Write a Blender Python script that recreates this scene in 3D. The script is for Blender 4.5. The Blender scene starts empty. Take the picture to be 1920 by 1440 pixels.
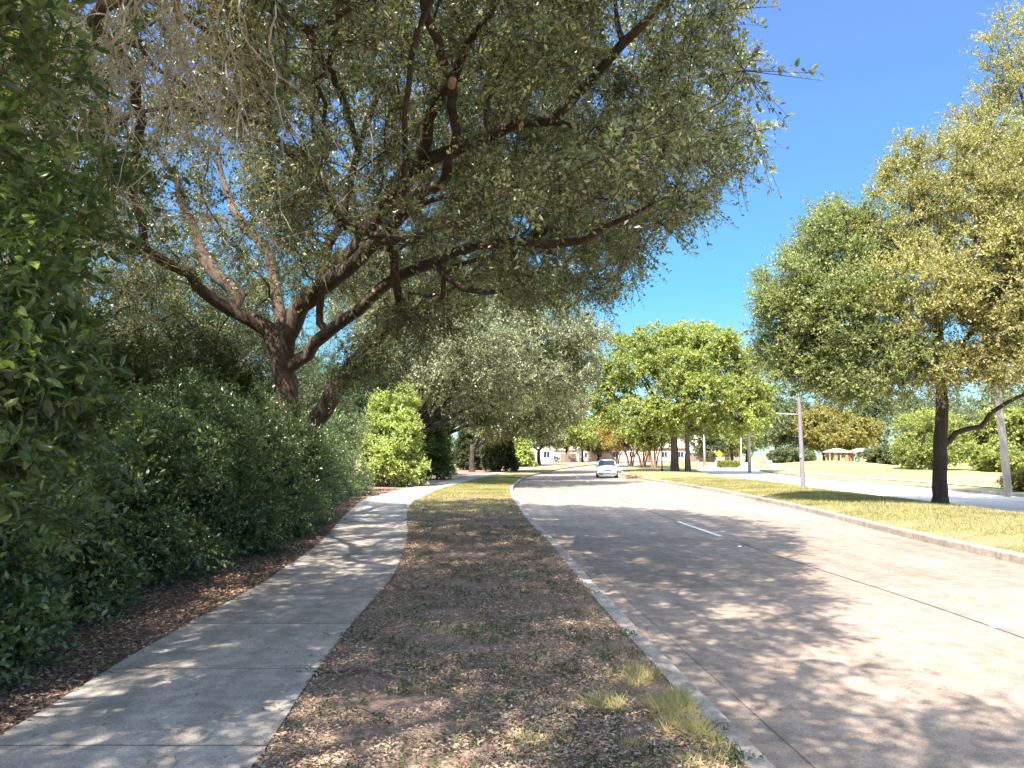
import bpy, math, random
import numpy as np
from mathutils import Vector

# ------------------------------------------------------------------ camera
scene = bpy.context.scene
COL = scene.collection
CAM_H = 1.65
F = 1450.0                       # focal length in pixels of the 1920 px wide photograph
PITCH = math.atan(137.0 / F)
cam_data = bpy.data.cameras.new("camera")
cam_data.sensor_width = 36.0
cam_data.lens = F / 1920.0 * 36.0
cam_data.clip_start = 0.05
cam_data.clip_end = 5000
cam = bpy.data.objects.new("camera", cam_data)
COL.objects.link(cam)
cam.location = (0, 0, CAM_H)
cam.rotation_euler = (math.pi / 2 + PITCH, 0, 0)
scene.camera = cam

# ------------------------------------------------------------------ light
SUN_EL = math.radians(53)
SHADOW = np.array([0.42, 0.91])              # direction shadows fall on the ground
SHADOW = SHADOW / np.linalg.norm(SHADOW)
to_sun = Vector((-SHADOW[0] * math.cos(SUN_EL), -SHADOW[1] * math.cos(SUN_EL), math.sin(SUN_EL)))
world = bpy.data.worlds.new("World")
scene.world = world
world.use_nodes = True
wn = world.node_tree
sky = wn.nodes.new("ShaderNodeTexSky")
sky.sky_type = 'NISHITA'
sky.sun_disc = False
sky.sun_elevation = SUN_EL
sky.sun_rotation = math.atan2(-SHADOW[0], -SHADOW[1])
sky.air_density = 1.0
sky.dust_density = 0.3
sky.ozone_density = 2.0
bgn = wn.nodes["Background"]
bgn.inputs[1].default_value = 0.15
hs_ = wn.nodes.new("ShaderNodeHueSaturation")
hs_.inputs["Saturation"].default_value = 1.0
hs_.inputs["Value"].default_value = 0.86
wn.links.new(sky.outputs[0], hs_.inputs["Color"])
# clear deep blue band low in the sky, unseen zenith boosted and warmed to fill the shade
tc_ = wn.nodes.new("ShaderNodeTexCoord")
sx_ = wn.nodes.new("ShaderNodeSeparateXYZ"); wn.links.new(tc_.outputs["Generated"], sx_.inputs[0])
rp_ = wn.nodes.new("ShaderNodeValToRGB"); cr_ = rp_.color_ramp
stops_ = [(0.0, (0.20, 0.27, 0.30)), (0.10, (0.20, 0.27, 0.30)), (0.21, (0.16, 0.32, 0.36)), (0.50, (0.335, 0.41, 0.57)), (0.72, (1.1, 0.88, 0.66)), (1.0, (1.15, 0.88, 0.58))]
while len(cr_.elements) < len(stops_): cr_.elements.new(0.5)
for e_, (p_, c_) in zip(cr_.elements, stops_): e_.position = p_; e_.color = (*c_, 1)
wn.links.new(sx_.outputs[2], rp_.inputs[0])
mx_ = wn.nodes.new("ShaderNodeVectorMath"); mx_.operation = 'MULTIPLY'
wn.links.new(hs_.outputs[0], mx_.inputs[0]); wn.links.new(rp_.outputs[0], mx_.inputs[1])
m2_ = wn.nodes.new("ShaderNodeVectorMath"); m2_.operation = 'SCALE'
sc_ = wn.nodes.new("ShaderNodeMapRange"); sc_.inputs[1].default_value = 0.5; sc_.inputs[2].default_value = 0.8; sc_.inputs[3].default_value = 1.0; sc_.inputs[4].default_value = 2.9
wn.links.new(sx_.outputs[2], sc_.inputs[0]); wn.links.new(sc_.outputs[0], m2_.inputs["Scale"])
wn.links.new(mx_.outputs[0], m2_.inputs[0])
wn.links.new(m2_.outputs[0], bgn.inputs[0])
sun_d = bpy.data.lights.new("sun", 'SUN')
sun_d.energy = 3.5
sun_d.angle = math.radians(0.55)
sun_d.color = (1.0, 0.93, 0.83)
sun = bpy.data.objects.new("sun", sun_d)
COL.objects.link(sun)
sun.rotation_euler = to_sun.to_track_quat('Z', 'Y').to_euler()
sun.location = (0, 0, 40)
scene.view_settings.view_transform = 'Standard'
scene.view_settings.look = 'None'
scene.view_settings.exposure = 2.2
scene.view_settings.gamma = 1.0
scene.render.engine = 'CYCLES'
scene.cycles.max_bounces = 9
scene.cycles.diffuse_bounces = 7
scene.cycles.transmission_bounces = 6
scene.cycles.glossy_bounces = 2
scene.cycles.use_denoising = True

rng = np.random.default_rng(7)
random.seed(7)

# ------------------------------------------------------------------ measuring helpers
CP, SP = math.cos(PITCH), math.sin(PITCH)

def at(px, py, y):
    """point seen at a pixel of the photograph, at distance y ahead"""
    u = (px - 960) / F
    v = (720 - py) / F
    dy = CP - v * SP
    k = y / dy
    return np.array([u * k, y, CAM_H + (SP + v * CP) * k])

def gp(px, py, z=0.0):
    """ground point (height z) seen at a pixel"""
    u = (px - 960) / F
    v = (720 - py) / F
    d = np.array([u, CP - v * SP, SP + v * CP])
    k = (z - CAM_H) / d[2]
    return np.array([d[0] * k, d[1] * k])

def proj(P):
    P = np.asarray(P)
    dx, dy, dz = P[..., 0], P[..., 1], P[..., 2] - CAM_H
    fz = dy * CP + dz * SP
    up = -dy * SP + dz * CP
    fz = np.where(fz < 0.05, 0.05, fz)
    return 960 + F * dx / fz, 720 - F * up / fz

def smooth(a, b, x):
    t = np.clip((np.asarray(x, float) - a) / (b - a), 0, 1)
    return t * t * (3 - 2 * t)

def rise(y):
    return 0.75 * smooth(60, 170, y)

# ------------------------------------------------------------------ object helpers
def tag(o, label=None, cat=None, group=None, kind=None):
    if label: o['label'] = label
    if cat: o['category'] = cat
    if group: o['group'] = group
    if kind: o['kind'] = kind
    return o

def empty(name, loc, rz=0, label=None, cat=None, group=None):
    o = bpy.data.objects.new(name, None)
    o.location = tuple(float(c) for c in loc)
    o.rotation_euler = (0, 0, rz)
    o.empty_display_size = 0.2
    COL.objects.link(o)
    return tag(o, label, cat, group)

def mesh_np(name, verts, loop_idx, loop_start, mat, parent=None, smooth_faces=False, uvs=None, mat_idx=None):
    me = bpy.data.meshes.new(name)
    verts = np.ascontiguousarray(verts, dtype=np.float32)
    loop_idx = np.ascontiguousarray(loop_idx, dtype=np.int32)
    loop_start = np.ascontiguousarray(loop_start, dtype=np.int32)
    me.vertices.add(len(verts))
    me.vertices.foreach_set("co", verts.ravel())
    me.loops.add(len(loop_idx))
    me.loops.foreach_set("vertex_index", loop_idx)
    me.polygons.add(len(loop_start))
    me.polygons.foreach_set("loop_start", loop_start)
    if uvs is not None:
        l = me.uv_layers.new(name="UVMap")
        l.data.foreach_set("uv", np.ascontiguousarray(uvs[loop_idx], dtype=np.float32).ravel())
    mats = mat if isinstance(mat, (list, tuple)) else [mat]
    for m in mats:
        me.materials.append(m)
    if mat_idx is not None:
        me.polygons.foreach_set("material_index", np.asarray(mat_idx, dtype=np.int32))
    me.polygons.foreach_set("use_smooth", np.full(len(loop_start), bool(smooth_faces)))
    me.update(calc_edges=True)
    me.validate()
    o = bpy.data.objects.new(name, me)
    COL.objects.link(o)
    if parent is not None:
        o.parent = parent
    return o

class MB:
    """collects faces in plain lists"""
    def __init__(s): s.v = []; s.f = []
    def add(s, vs, fs):
        b = len(s.v)
        s.v += [tuple(map(float, p)) for p in vs]
        s.f += [tuple(b + i for i in f) for f in fs]
        return s
    def box(s, x0, x1, y0, y1, z0, z1):
        vs = [(x0,y0,z0),(x1,y0,z0),(x1,y1,z0),(x0,y1,z0),(x0,y0,z1),(x1,y0,z1),(x1,y1,z1),(x0,y1,z1)]
        return s.add(vs, [(0,3,2,1),(4,5,6,7),(0,1,5,4),(1,2,6,5),(2,3,7,6),(3,0,4,7)])
    def tube(s, pts, rads, n=10, cap=True):
        pts = [np.array(p, float) for p in pts]
        rings = []
        ref = np.array([0.0, 0.0, 1.0])
        for i, p in enumerate(pts):
            t = pts[min(i+1, len(pts)-1)] - pts[max(i-1, 0)]
            t = t / (np.linalg.norm(t) + 1e-9)
            r = ref if abs(t[2]) < 0.9 else np.array([1.0, 0, 0])
            a = np.cross(t, r); a /= np.linalg.norm(a)
            b = np.cross(t, a)
            rings.append([p + rads[i]*(math.cos(q)*a + math.sin(q)*b) for q in [2*math.pi*k/n for k in range(n)]])
        vs = [v for r in rings for v in r]
        fs = []
        for i in range(len(pts)-1):
            for k in range(n):
                k2 = (k+1) % n
                fs.append((i*n+k, i*n+k2, (i+1)*n+k2, (i+1)*n+k))
        if cap:
            fs.append(tuple(range(n-1, -1, -1)))
            fs.append(tuple((len(pts)-1)*n + k for k in range(n)))
        return s.add(vs, fs)
    def build(s, name, mat, parent=None, smooth_faces=False, bevel=0, sub=0):
        me = bpy.data.meshes.new(name)
        me.from_pydata(s.v, [], s.f)
        me.materials.append(mat)
        me.polygons.foreach_set("use_smooth", [smooth_faces] * len(me.polygons))
        me.update()
        o = bpy.data.objects.new(name, me)
        COL.objects.link(o)
        if parent is not None: o.parent = parent
        if bevel:
            m = o.modifiers.new("bevel", 'BEVEL'); m.width = bevel; m.segments = 2; m.limit_method = 'ANGLE'
        if sub:
            m = o.modifiers.new("subdivision", 'SUBSURF'); m.levels = sub; m.render_levels = sub
        return o

def copy_tree(o, loc, rz=0, scale=1.0, label=None):
    r = o.copy(); COL.objects.link(r)
    r.location = tuple(float(c) for c in loc); r.rotation_euler = (0, 0, rz)
    r.scale = (scale,)*3 if not isinstance(scale, tuple) else scale
    if label: r['label'] = label
    for ch in list(o.children):
        c = ch.copy(); COL.objects.link(c); c.parent = r
        for g in list(ch.children):
            d = g.copy(); COL.objects.link(d); d.parent = c
    return r

# ------------------------------------------------------------------ materials
def new_mat(name):
    m = bpy.data.materials.new(name)
    m.use_nodes = True
    nt = m.node_tree
    b = nt.nodes["Principled BSDF"]
    return m, nt, b

def N(nt, t, **kw):
    n = nt.nodes.new(t)
    for k, v in kw.items():
        setattr(n, k, v)
    return n

def ramp(nt, stops, interp='LINEAR'):
    r = nt.nodes.new("ShaderNodeValToRGB")
    cr = r.color_ramp
    cr.interpolation = interp
    while len(cr.elements) < len(stops): cr.elements.new(0.5)
    for e, (p, c) in zip(cr.elements, stops):
        e.position = p
        e.color = (c[0], c[1], c[2], 1) if not isinstance(c, (int, float)) else (c, c, c, 1)
    return r

def noise(nt, vec, scale, detail=4, rough=0.55, dist=0.0):
    n = nt.nodes.new("ShaderNodeTexNoise")
    n.inputs["Scale"].default_value = scale
    n.inputs["Detail"].default_value = detail
    n.inputs["Roughness"].default_value = rough
    n.inputs["Distortion"].default_value = dist
    if vec is not None: nt.links.new(vec, n.inputs["Vector"])
    return n

def mix(nt, fac, a, b, mode='MIX'):
    m = nt.nodes.new("ShaderNodeMix"); m.data_type = 'RGBA'; m.blend_type = mode
    for sock, val in ((m.inputs[0], fac), (m.inputs[6], a), (m.inputs[7], b)):
        if hasattr(val, 'is_linked'): nt.links.new(val, sock)
        elif isinstance(val, (int, float)): sock.default_value = val
        else: sock.default_value = (val[0], val[1], val[2], 1)
    return m.outputs[2]

def math_n(nt, op, a, b=None, c=None):
    m = nt.nodes.new("ShaderNodeMath"); m.operation = op
    for i, v in enumerate((a, b, c)):
        if v is None: continue
        if hasattr(v, 'is_linked'): nt.links.new(v, m.inputs[i])
        else: m.inputs[i].default_value = v
    return m.outputs[0]

def bump(nt, height, strength, dist=0.01):
    b = nt.nodes.new("ShaderNodeBump")
    b.inputs["Strength"].default_value = strength
    b.inputs["Distance"].default_value = dist
    nt.links.new(height, b.inputs["Height"])
    return b.outputs[0]

def leaf_mat(name, cols, rough=0.45, spec=0.4, trans=0.35, tcol=None, clump=(0.75, 1.2), clump_scale=0.9):
    m, nt, b = new_mat(name)
    L = nt.links
    geo = N(nt, "ShaderNodeNewGeometry")
    k = len(cols)
    r = ramp(nt, [(i/(k-1) if k > 1 else 0, c) for i, c in enumerate(cols)])
    L.new(geo.outputs["Random Per Island"], r.inputs[0])
    tc = N(nt, "ShaderNodeTexCoord")
    nz = noise(nt, tc.outputs["Object"], clump_scale, 2)
    rr = ramp(nt, [(0.3, clump[0]), (0.7, clump[1])])
    L.new(nz.outputs[0], rr.inputs[0])
    col = mix(nt, 1.0, r.outputs[0], rr.outputs[0], 'MULTIPLY')
    L.new(col, b.inputs["Base Color"])
    b.inputs["Roughness"].default_value = rough
    b.inputs["Specular IOR Level"].default_value = spec
    tr = N(nt, "ShaderNodeBsdfTranslucent")
    tmul = mix(nt, 1.0, col, tcol or (1.5, 1.7, 0.6), 'MULTIPLY')
    L.new(tmul, tr.inputs[0])
    ms = N(nt, "ShaderNodeMixShader"); ms.inputs[0].default_value = trans
    out = nt.nodes["Material Output"]
    L.new(b.outputs[0], ms.inputs[1]); L.new(tr.outputs[0], ms.inputs[2])
    L.new(ms.outputs[0], out.inputs[0])
    return m

def bark_mat(name, c0, c1, scale=6.0):
    m, nt, b = new_mat(name)
    L = nt.links
    tc = N(nt, "ShaderNodeTexCoord")
    mp = N(nt, "ShaderNodeMapping"); mp.inputs["Scale"].default_value = (1, 1, 0.28)
    L.new(tc.outputs["Object"], mp.inputs[0])
    nz = noise(nt, mp.outputs[0], scale*2.2, 6, 0.7, 0.6)
    nz2 = noise(nt, tc.outputs["Object"], 1.3, 3)
    r = ramp(nt, [(0.3, c0), (0.62, c1)])
    L.new(nz.outputs[0], r.inputs[0])
    r2 = ramp(nt, [(0.3, 0.7), (0.75, 1.25)])
    L.new(nz2.outputs[0], r2.inputs[0])
    L.new(mix(nt, 1.0, r.outputs[0], r2.outputs[0], 'MULTIPLY'), b.inputs["Base Color"])
    b.inputs["Roughness"].default_value = 0.9
    L.new(bump(nt, nz.outputs[0], 0.9, 0.03), b.inputs["Normal"])
    return m

def plain(name, col, rough=0.6, metal=0.0, var=0.12, vscale=3.0, spec=0.4):
    m, nt, b = new_mat(name)
    tc = N(nt, "ShaderNodeTexCoord")
    nz = noise(nt, tc.outputs["Object"], vscale, 5, 0.6)
    r = ramp(nt, [(0.25, tuple(c*(1-var) for c in col)), (0.75, tuple(min(1, c*(1+var)) for c in col))])
    nt.links.new(nz.outputs[0], r.inputs[0])
    nt.links.new(r.outputs[0], b.inputs["Base Color"])
    b.inputs["Roughness"].default_value = rough
    b.inputs["Metallic"].default_value = metal
    b.inputs["Specular IOR Level"].default_value = spec
    return m

def paving_mat(name, base, joint_len, joint_w, centre=None, warm=(1,1,1), stain=0.25, offset=0.0, tint2=None, lane_joint=False, gutter=None):
    """concrete; UV = metres across / metres along"""
    m, nt, b = new_mat(name)
    L = nt.links
    tc = N(nt, "ShaderNodeTexCoord")
    uv = N(nt, "ShaderNodeSeparateXYZ"); L.new(tc.outputs["UV"], uv.inputs[0])
    obj = tc.outputs["Object"]
    fine = noise(nt, obj, 90, 3, 0.7)
    med = noise(nt, obj, 5, 6, 0.65)
    big = noise(nt, obj, 0.55, 4, 0.6)
    vor = nt.nodes.new("ShaderNodeTexVoronoi"); vor.inputs["Scale"].default_value = 160
    L.new(obj, vor.inputs["Vector"])
    r0 = ramp(nt, [(0.30, tuple(c*0.62 for c in base)), (0.5, base), (0.70, tuple(c*1.3 for c in base))])
    L.new(fine.outputs[0], r0.inputs[0])
    r1 = ramp(nt, [(0.36, 1 - stain*1.3), (0.62, 1.1)]); L.new(med.outputs[0], r1.inputs[0])
    r2 = ramp(nt, [(0.3, tint2 or (0.86, 0.84, 0.83)), (0.7, (1.08, 1.07, 1.05))]); L.new(big.outputs[0], r2.inputs[0])
    c = mix(nt, 1.0, r0.outputs[0], r1.outputs[0], 'MULTIPLY')
    c = mix(nt, 1.0, c, r2.outputs[0], 'MULTIPLY')
    # slab to slab variation and transverse joints
    wob = math_n(nt, 'MULTIPLY', math_n(nt, 'SUBTRACT', med.outputs[0], 0.5), 0.05)
    v = math_n(nt, 'ADD', math_n(nt, 'ADD', uv.outputs[1], wob), offset)
    s = math_n(nt, 'DIVIDE', v, joint_len)
    cell = math_n(nt, 'FLOOR', s)
    wn_ = nt.nodes.new("ShaderNodeTexWhiteNoise"); wn_.noise_dimensions = '1D'; L.new(cell, wn_.inputs["W"])
    rs = ramp(nt, [(0, 0.88), (1, 1.07)]); L.new(wn_.outputs[0], rs.inputs[0])
    c = mix(nt, 1.0, c, rs.outputs[0], 'MULTIPLY')
    fr = math_n(nt, 'FRACT', s)
    edge = math_n(nt, 'MINIMUM', fr, math_n(nt, 'SUBTRACT', 1.0, fr))
    jd = math_n(nt, 'MULTIPLY', edge, joint_len)
    jm = math_n(nt, 'LESS_THAN', jd, joint_w)
    if lane_joint:
        u = math_n(nt, 'ADD', uv.outputs[0], math_n(nt, 'MULTIPLY', wob, 0.6))
        a = math_n(nt, 'ABSOLUTE', math_n(nt, 'SUBTRACT', u, 0.0))
        jm = math_n(nt, 'MAXIMUM', jm, math_n(nt, 'LESS_THAN', a, joint_w*1.3))
        # tyre-polished tracks
    if gutter:
        for g in gutter:
            a = math_n(nt, 'ABSOLUTE', math_n(nt, 'SUBTRACT', uv.outputs[0], g))
            jm = math_n(nt, 'MAXIMUM', jm, math_n(nt, 'LESS_THAN', a, joint_w*0.6))
    c = mix(nt, math_n(nt, 'MULTIPLY', jm, 0.75), c, (0.05, 0.045, 0.04))
    # long soft wear streaks and fine cracks
    mps = N(nt, "ShaderNodeMapping"); mps.inputs["Scale"].default_value = (2.6, 0.10, 1); L.new(tc.outputs["UV"], mps.inputs[0])
    stn = noise(nt, mps.outputs[0], 1.0, 4, 0.6)
    rst = ramp(nt, [(0.32, (0.80, 0.78, 0.77)), (0.62, (1.05, 1.04, 1.03))]); L.new(stn.outputs[0], rst.inputs[0])
    c = mix(nt, 1.0, c, rst.outputs[0], 'MULTIPLY')
    wv = noise(nt, obj, 1.7, 3, 0.6)
    crd = math_n(nt, 'ABSOLUTE', math_n(nt, 'SUBTRACT', noise(nt, obj, 0.33, 5, 0.75, 0.4).outputs[0], 0.5))
    crk = math_n(nt, 'MULTIPLY', math_n(nt, 'LESS_THAN', crd, 0.0012), math_n(nt, 'GREATER_THAN', wv.outputs[0], 0.5))
    c = mix(nt, math_n(nt, 'MULTIPLY', crk, 0.5), c, (0.06, 0.05, 0.045))
    # small dark spots
    sp = noise(nt, obj, 14, 2, 0.5)
    rsp = ramp(nt, [(0.70, 0.0), (0.76, 1.0)]); L.new(sp.outputs[0], rsp.inputs[0])
    c = mix(nt, math_n(nt, 'MULTIPLY', rsp.outputs[0], 0.3), c, (0.08, 0.07, 0.06))
    L.new(c, b.inputs["Base Color"])
    b.inputs["Roughness"].default_value = 0.85
    b.inputs["Specular IOR Level"].default_value = 0.25
    h = math_n(nt, 'SUBTRACT', math_n(nt, 'ADD', math_n(nt, 'MULTIPLY', fine.outputs[0], 0.5), math_n(nt, 'MULTIPLY', vor.outputs[0], 0.4)), math_n(nt, 'MULTIPLY', jm, 2.0))
    L.new(bump(nt, h, 0.5, 0.004), b.inputs["Normal"])
    return m

def ground_mat(name, dirt, dirt2, grass, grass2, lo, hi, scale=0.6, grad=None):
    """soil and turf mixed by noise; grad = (y0, y1) turf takes over further along"""
    m, nt, b = new_mat(name)
    L = nt.links
    tc = N(nt, "ShaderNodeTexCoord"); obj = tc.outputs["Object"]
    a = noise(nt, obj, 26, 5, 0.7); bb = noise(nt, obj, 3.2, 5, 0.65); cc = noise(nt, obj, scale, 5, 0.6)
    rd = ramp(nt, [(0.3, dirt), (0.7, dirt2)]); L.new(a.outputs[0], rd.inputs[0])
    rg = ramp(nt, [(0.35, grass), (0.65, grass2)]); L.new(math_n(nt, 'ADD', math_n(nt, 'MULTIPLY', a.outputs[0], 0.4), math_n(nt, 'MULTIPLY', bb.outputs[0], 0.6)), rg.inputs[0])
    f = math_n(nt, 'ADD', math_n(nt, 'MULTIPLY', cc.outputs[0], 0.6), math_n(nt, 'MULTIPLY', bb.outputs[0], 0.4))
    if grad:
        sep = N(nt, "ShaderNodeSeparateXYZ"); L.new(obj, sep.inputs[0])
        mr = N(nt, "ShaderNodeMapRange"); mr.inputs[1].default_value = grad[0]; mr.inputs[2].default_value = grad[1]
        mr.inputs[3].default_value = 0; mr.inputs[4].default_value = 0.5
        L.new(sep.outputs[1], mr.inputs[0])
        f = math_n(nt, 'ADD', f, mr.outputs[0])
    rf = ramp(nt, [(lo, 0.0), (hi, 1.0)]); L.new(f, rf.inputs[0])
    col = mix(nt, rf.outputs[0], rd.outputs[0], rg.outputs[0])
    L.new(col, b.inputs["Base Color"])
    b.inputs["Roughness"].default_value = 0.95
    b.inputs["Specular IOR Level"].default_value = 0.15
    L.new(bump(nt, math_n(nt, 'ADD', a.outputs[0], bb.outputs[0]), 0.9, 0.04), b.inputs["Normal"])
    return m

M = {}
M['sidewalk'] = paving_mat('sidewalk_concrete', (0.42, 0.38, 0.34), 1.62, 0.008, stain=0.2)
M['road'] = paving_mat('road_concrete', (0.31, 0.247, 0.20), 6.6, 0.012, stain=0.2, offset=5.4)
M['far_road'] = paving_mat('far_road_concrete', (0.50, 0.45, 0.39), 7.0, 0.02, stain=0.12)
M['kerb'] = paving_mat('kerb_concrete', (0.42, 0.37, 0.32), 3.0, 0.010, stain=0.25)
M['verge'] = ground_mat('verge_soil', (0.22, 0.15, 0.115), (0.42, 0.29, 0.22), (0.16, 0.16, 0.05), (0.30, 0.27, 0.10), 0.52, 0.72, grad=(20, 36))
M['shoulder'] = ground_mat('shoulder_soil', (0.16, 0.11, 0.085), (0.32, 0.22, 0.16), (0.16, 0.12, 0.07), (0.22, 0.17, 0.1), 0.55, 0.75)
M['median'] = ground_mat('median_turf', (0.22, 0.155, 0.10), (0.34, 0.25, 0.15), (0.11, 0.14, 0.045), (0.28, 0.25, 0.10), 0.38, 0.55, scale=0.35)
M['lawn'] = ground_mat('lawn_turf', (0.36, 0.27, 0.13), (0.42, 0.33, 0.17), (0.19, 0.23, 0.07), (0.33, 0.31, 0.11), 0.40, 0.56, scale=0.06)
M['ground'] = ground_mat('ground_turf', (0.26, 0.21, 0.10), (0.34, 0.28, 0.14), (0.13, 0.17, 0.05), (0.25, 0.25, 0.09), 0.40, 0.56, scale=0.05)
M['white_paint'] = plain('white_paint', (0.72, 0.72, 0.70), 0.6, var=0.2, vscale=8)
M['orange_paint'] = plain('orange_paint', (0.65, 0.28, 0.12), 0.8, var=0.3, vscale=30)
M['oak_bark'] = bark_mat('oak_bark', (0.03, 0.02, 0.015), (0.125, 0.083, 0.062))
M['grey_bark'] = bark_mat('grey_bark', (0.07, 0.055, 0.045), (0.19, 0.16, 0.13))
M['dark_bark'] = bark_mat('dark_bark', (0.025, 0.018, 0.014), (0.075, 0.055, 0.044))
M['myrtle_bark'] = bark_mat('myrtle_bark', (0.16, 0.09, 0.06), (0.34, 0.21, 0.15))
M['dead_twig'] = bark_mat('dead_twig', (0.26, 0.20, 0.16), (0.52, 0.43, 0.35))
M['cut_wood'] = plain('cut_wood', (0.55, 0.36, 0.24), 0.8)
M['oak_leaf'] = leaf_mat('oak_leaf', [(0.06, 0.075, 0.032), (0.12, 0.145, 0.06), (0.20, 0.225, 0.095), (0.36, 0.37, 0.20), (0.26, 0.19, 0.12)], 0.36, 1.0, 0.36, tcol=(1.4, 1.5, 0.75), clump=(0.6, 1.35), clump_scale=0.8)
M['oak2_leaf'] = leaf_mat('pale_oak_leaf', [(0.10, 0.12, 0.06), (0.20, 0.22, 0.12), (0.30, 0.31, 0.19), (0.42, 0.41, 0.28)], 0.45, 0.5, 0.25)
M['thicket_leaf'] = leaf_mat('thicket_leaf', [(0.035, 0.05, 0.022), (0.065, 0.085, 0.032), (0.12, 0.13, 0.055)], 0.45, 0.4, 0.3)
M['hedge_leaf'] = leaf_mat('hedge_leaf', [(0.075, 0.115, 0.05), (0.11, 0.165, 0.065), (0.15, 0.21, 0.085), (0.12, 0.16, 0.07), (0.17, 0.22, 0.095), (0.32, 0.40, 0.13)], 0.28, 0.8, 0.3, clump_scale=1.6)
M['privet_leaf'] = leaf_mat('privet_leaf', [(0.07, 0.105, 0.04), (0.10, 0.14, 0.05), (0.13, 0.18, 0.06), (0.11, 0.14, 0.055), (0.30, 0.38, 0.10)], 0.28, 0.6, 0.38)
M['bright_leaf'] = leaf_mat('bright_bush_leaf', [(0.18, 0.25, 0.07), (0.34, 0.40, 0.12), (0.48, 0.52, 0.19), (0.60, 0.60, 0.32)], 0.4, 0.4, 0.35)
M['bush_leaf'] = leaf_mat('bush_leaf', [(0.05, 0.09, 0.025), (0.09, 0.14, 0.04), (0.14, 0.19, 0.06)], 0.4, 0.4, 0.3)
M['red_oak_leaf'] = leaf_mat('red_oak_leaf', [(0.13, 0.165, 0.045), (0.21, 0.25, 0.065), (0.32, 0.345, 0.10), (0.43, 0.42, 0.15)], 0.45, 0.35, 0.35, clump_scale=0.35)
M['elm_leaf'] = leaf_mat('elm_leaf', [(0.12, 0.15, 0.06), (0.20, 0.24, 0.09), (0.29, 0.32, 0.12), (0.42, 0.40, 0.19)], 0.45, 0.35, 0.33, clump=(0.8, 1.15), clump_scale=0.25)
M['elm_gold'] = leaf_mat('elm_gold_leaf', [(0.17, 0.175, 0.065), (0.28, 0.27, 0.10), (0.40, 0.36, 0.15), (0.50, 0.40, 0.22)], 0.45, 0.35, 0.33, clump_scale=0.25)
M['far_dark'] = leaf_mat('far_dark_leaf', [(0.09, 0.11, 0.055), (0.13, 0.155, 0.075), (0.18, 0.20, 0.10)], 0.5, 0.3, 0.25, clump_scale=0.3)
M['far_green'] = leaf_mat('far_green_leaf', [(0.16, 0.19, 0.055), (0.25, 0.28, 0.08), (0.36, 0.36, 0.13)], 0.5, 0.3, 0.3, clump_scale=0.3)
M['orange_leaf'] = leaf_mat('orange_leaf', [(0.30, 0.14, 0.05), (0.38, 0.20, 0.07), (0.33, 0.27, 0.08), (0.22, 0.24, 0.06)], 0.5, 0.3, 0.35, clump_scale=0.5)
M['amber_leaf'] = leaf_mat('amber_leaf', [(0.24, 0.19, 0.06), (0.30, 0.24, 0.08), (0.20, 0.22, 0.07)], 0.5, 0.3, 0.3, clump_scale=0.4)
M['litter'] = leaf_mat('fallen_leaf', [(0.17, 0.11, 0.08), (0.34, 0.22, 0.155), (0.48, 0.34, 0.25), (0.22, 0.21, 0.14), (0.62, 0.50, 0.38)], 0.8, 0.2, 0.1, tcol=(1, 1, 1), clump=(0.85, 1.1))
M['litter_red'] = leaf_mat('fallen_red_leaf', [(0.17, 0.09, 0.06), (0.28, 0.16, 0.11), (0.40, 0.26, 0.19), (0.55, 0.44, 0.32)], 0.8, 0.2, 0.1, tcol=(1, 1, 1), clump=(0.85, 1.1))
M['weed'] = leaf_mat('weed_leaf', [(0.05, 0.09, 0.04), (0.08, 0.13, 0.05), (0.16, 0.20, 0.07)], 0.5, 0.3, 0.3)
M['dry_grass'] = leaf_mat('dry_grass', [(0.66, 0.50, 0.25), (0.74, 0.60, 0.34), (0.60, 0.52, 0.24), (0.30, 0.33, 0.11)], 0.6, 0.2, 0.35, tcol=(1.1, 1.1, 0.8))
M['straw'] = leaf_mat('straw', [(0.48, 0.33, 0.21), (0.58, 0.43, 0.29), (0.40, 0.30, 0.19), (0.22, 0.23, 0.10)], 0.6, 0.2, 0.25, tcol=(1.1, 1.0, 0.8))
M['turf_blade'] = leaf_mat('turf_blade', [(0.14, 0.17, 0.055), (0.26, 0.26, 0.09), (0.42, 0.36, 0.15), (0.52, 0.40, 0.23)], 0.55, 0.25, 0.35, tcol=(1.2, 1.2, 0.7), clump=(0.7, 1.25), clump_scale=0.5)

# ------------------------------------------------------------------ tree machinery
def norm(v, axis=-1):
    return v / (np.linalg.norm(v, axis=axis, keepdims=True) + 1e-9)

def rand_dir(n, g):
    return norm(g.normal(size=(n, 3)))

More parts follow.
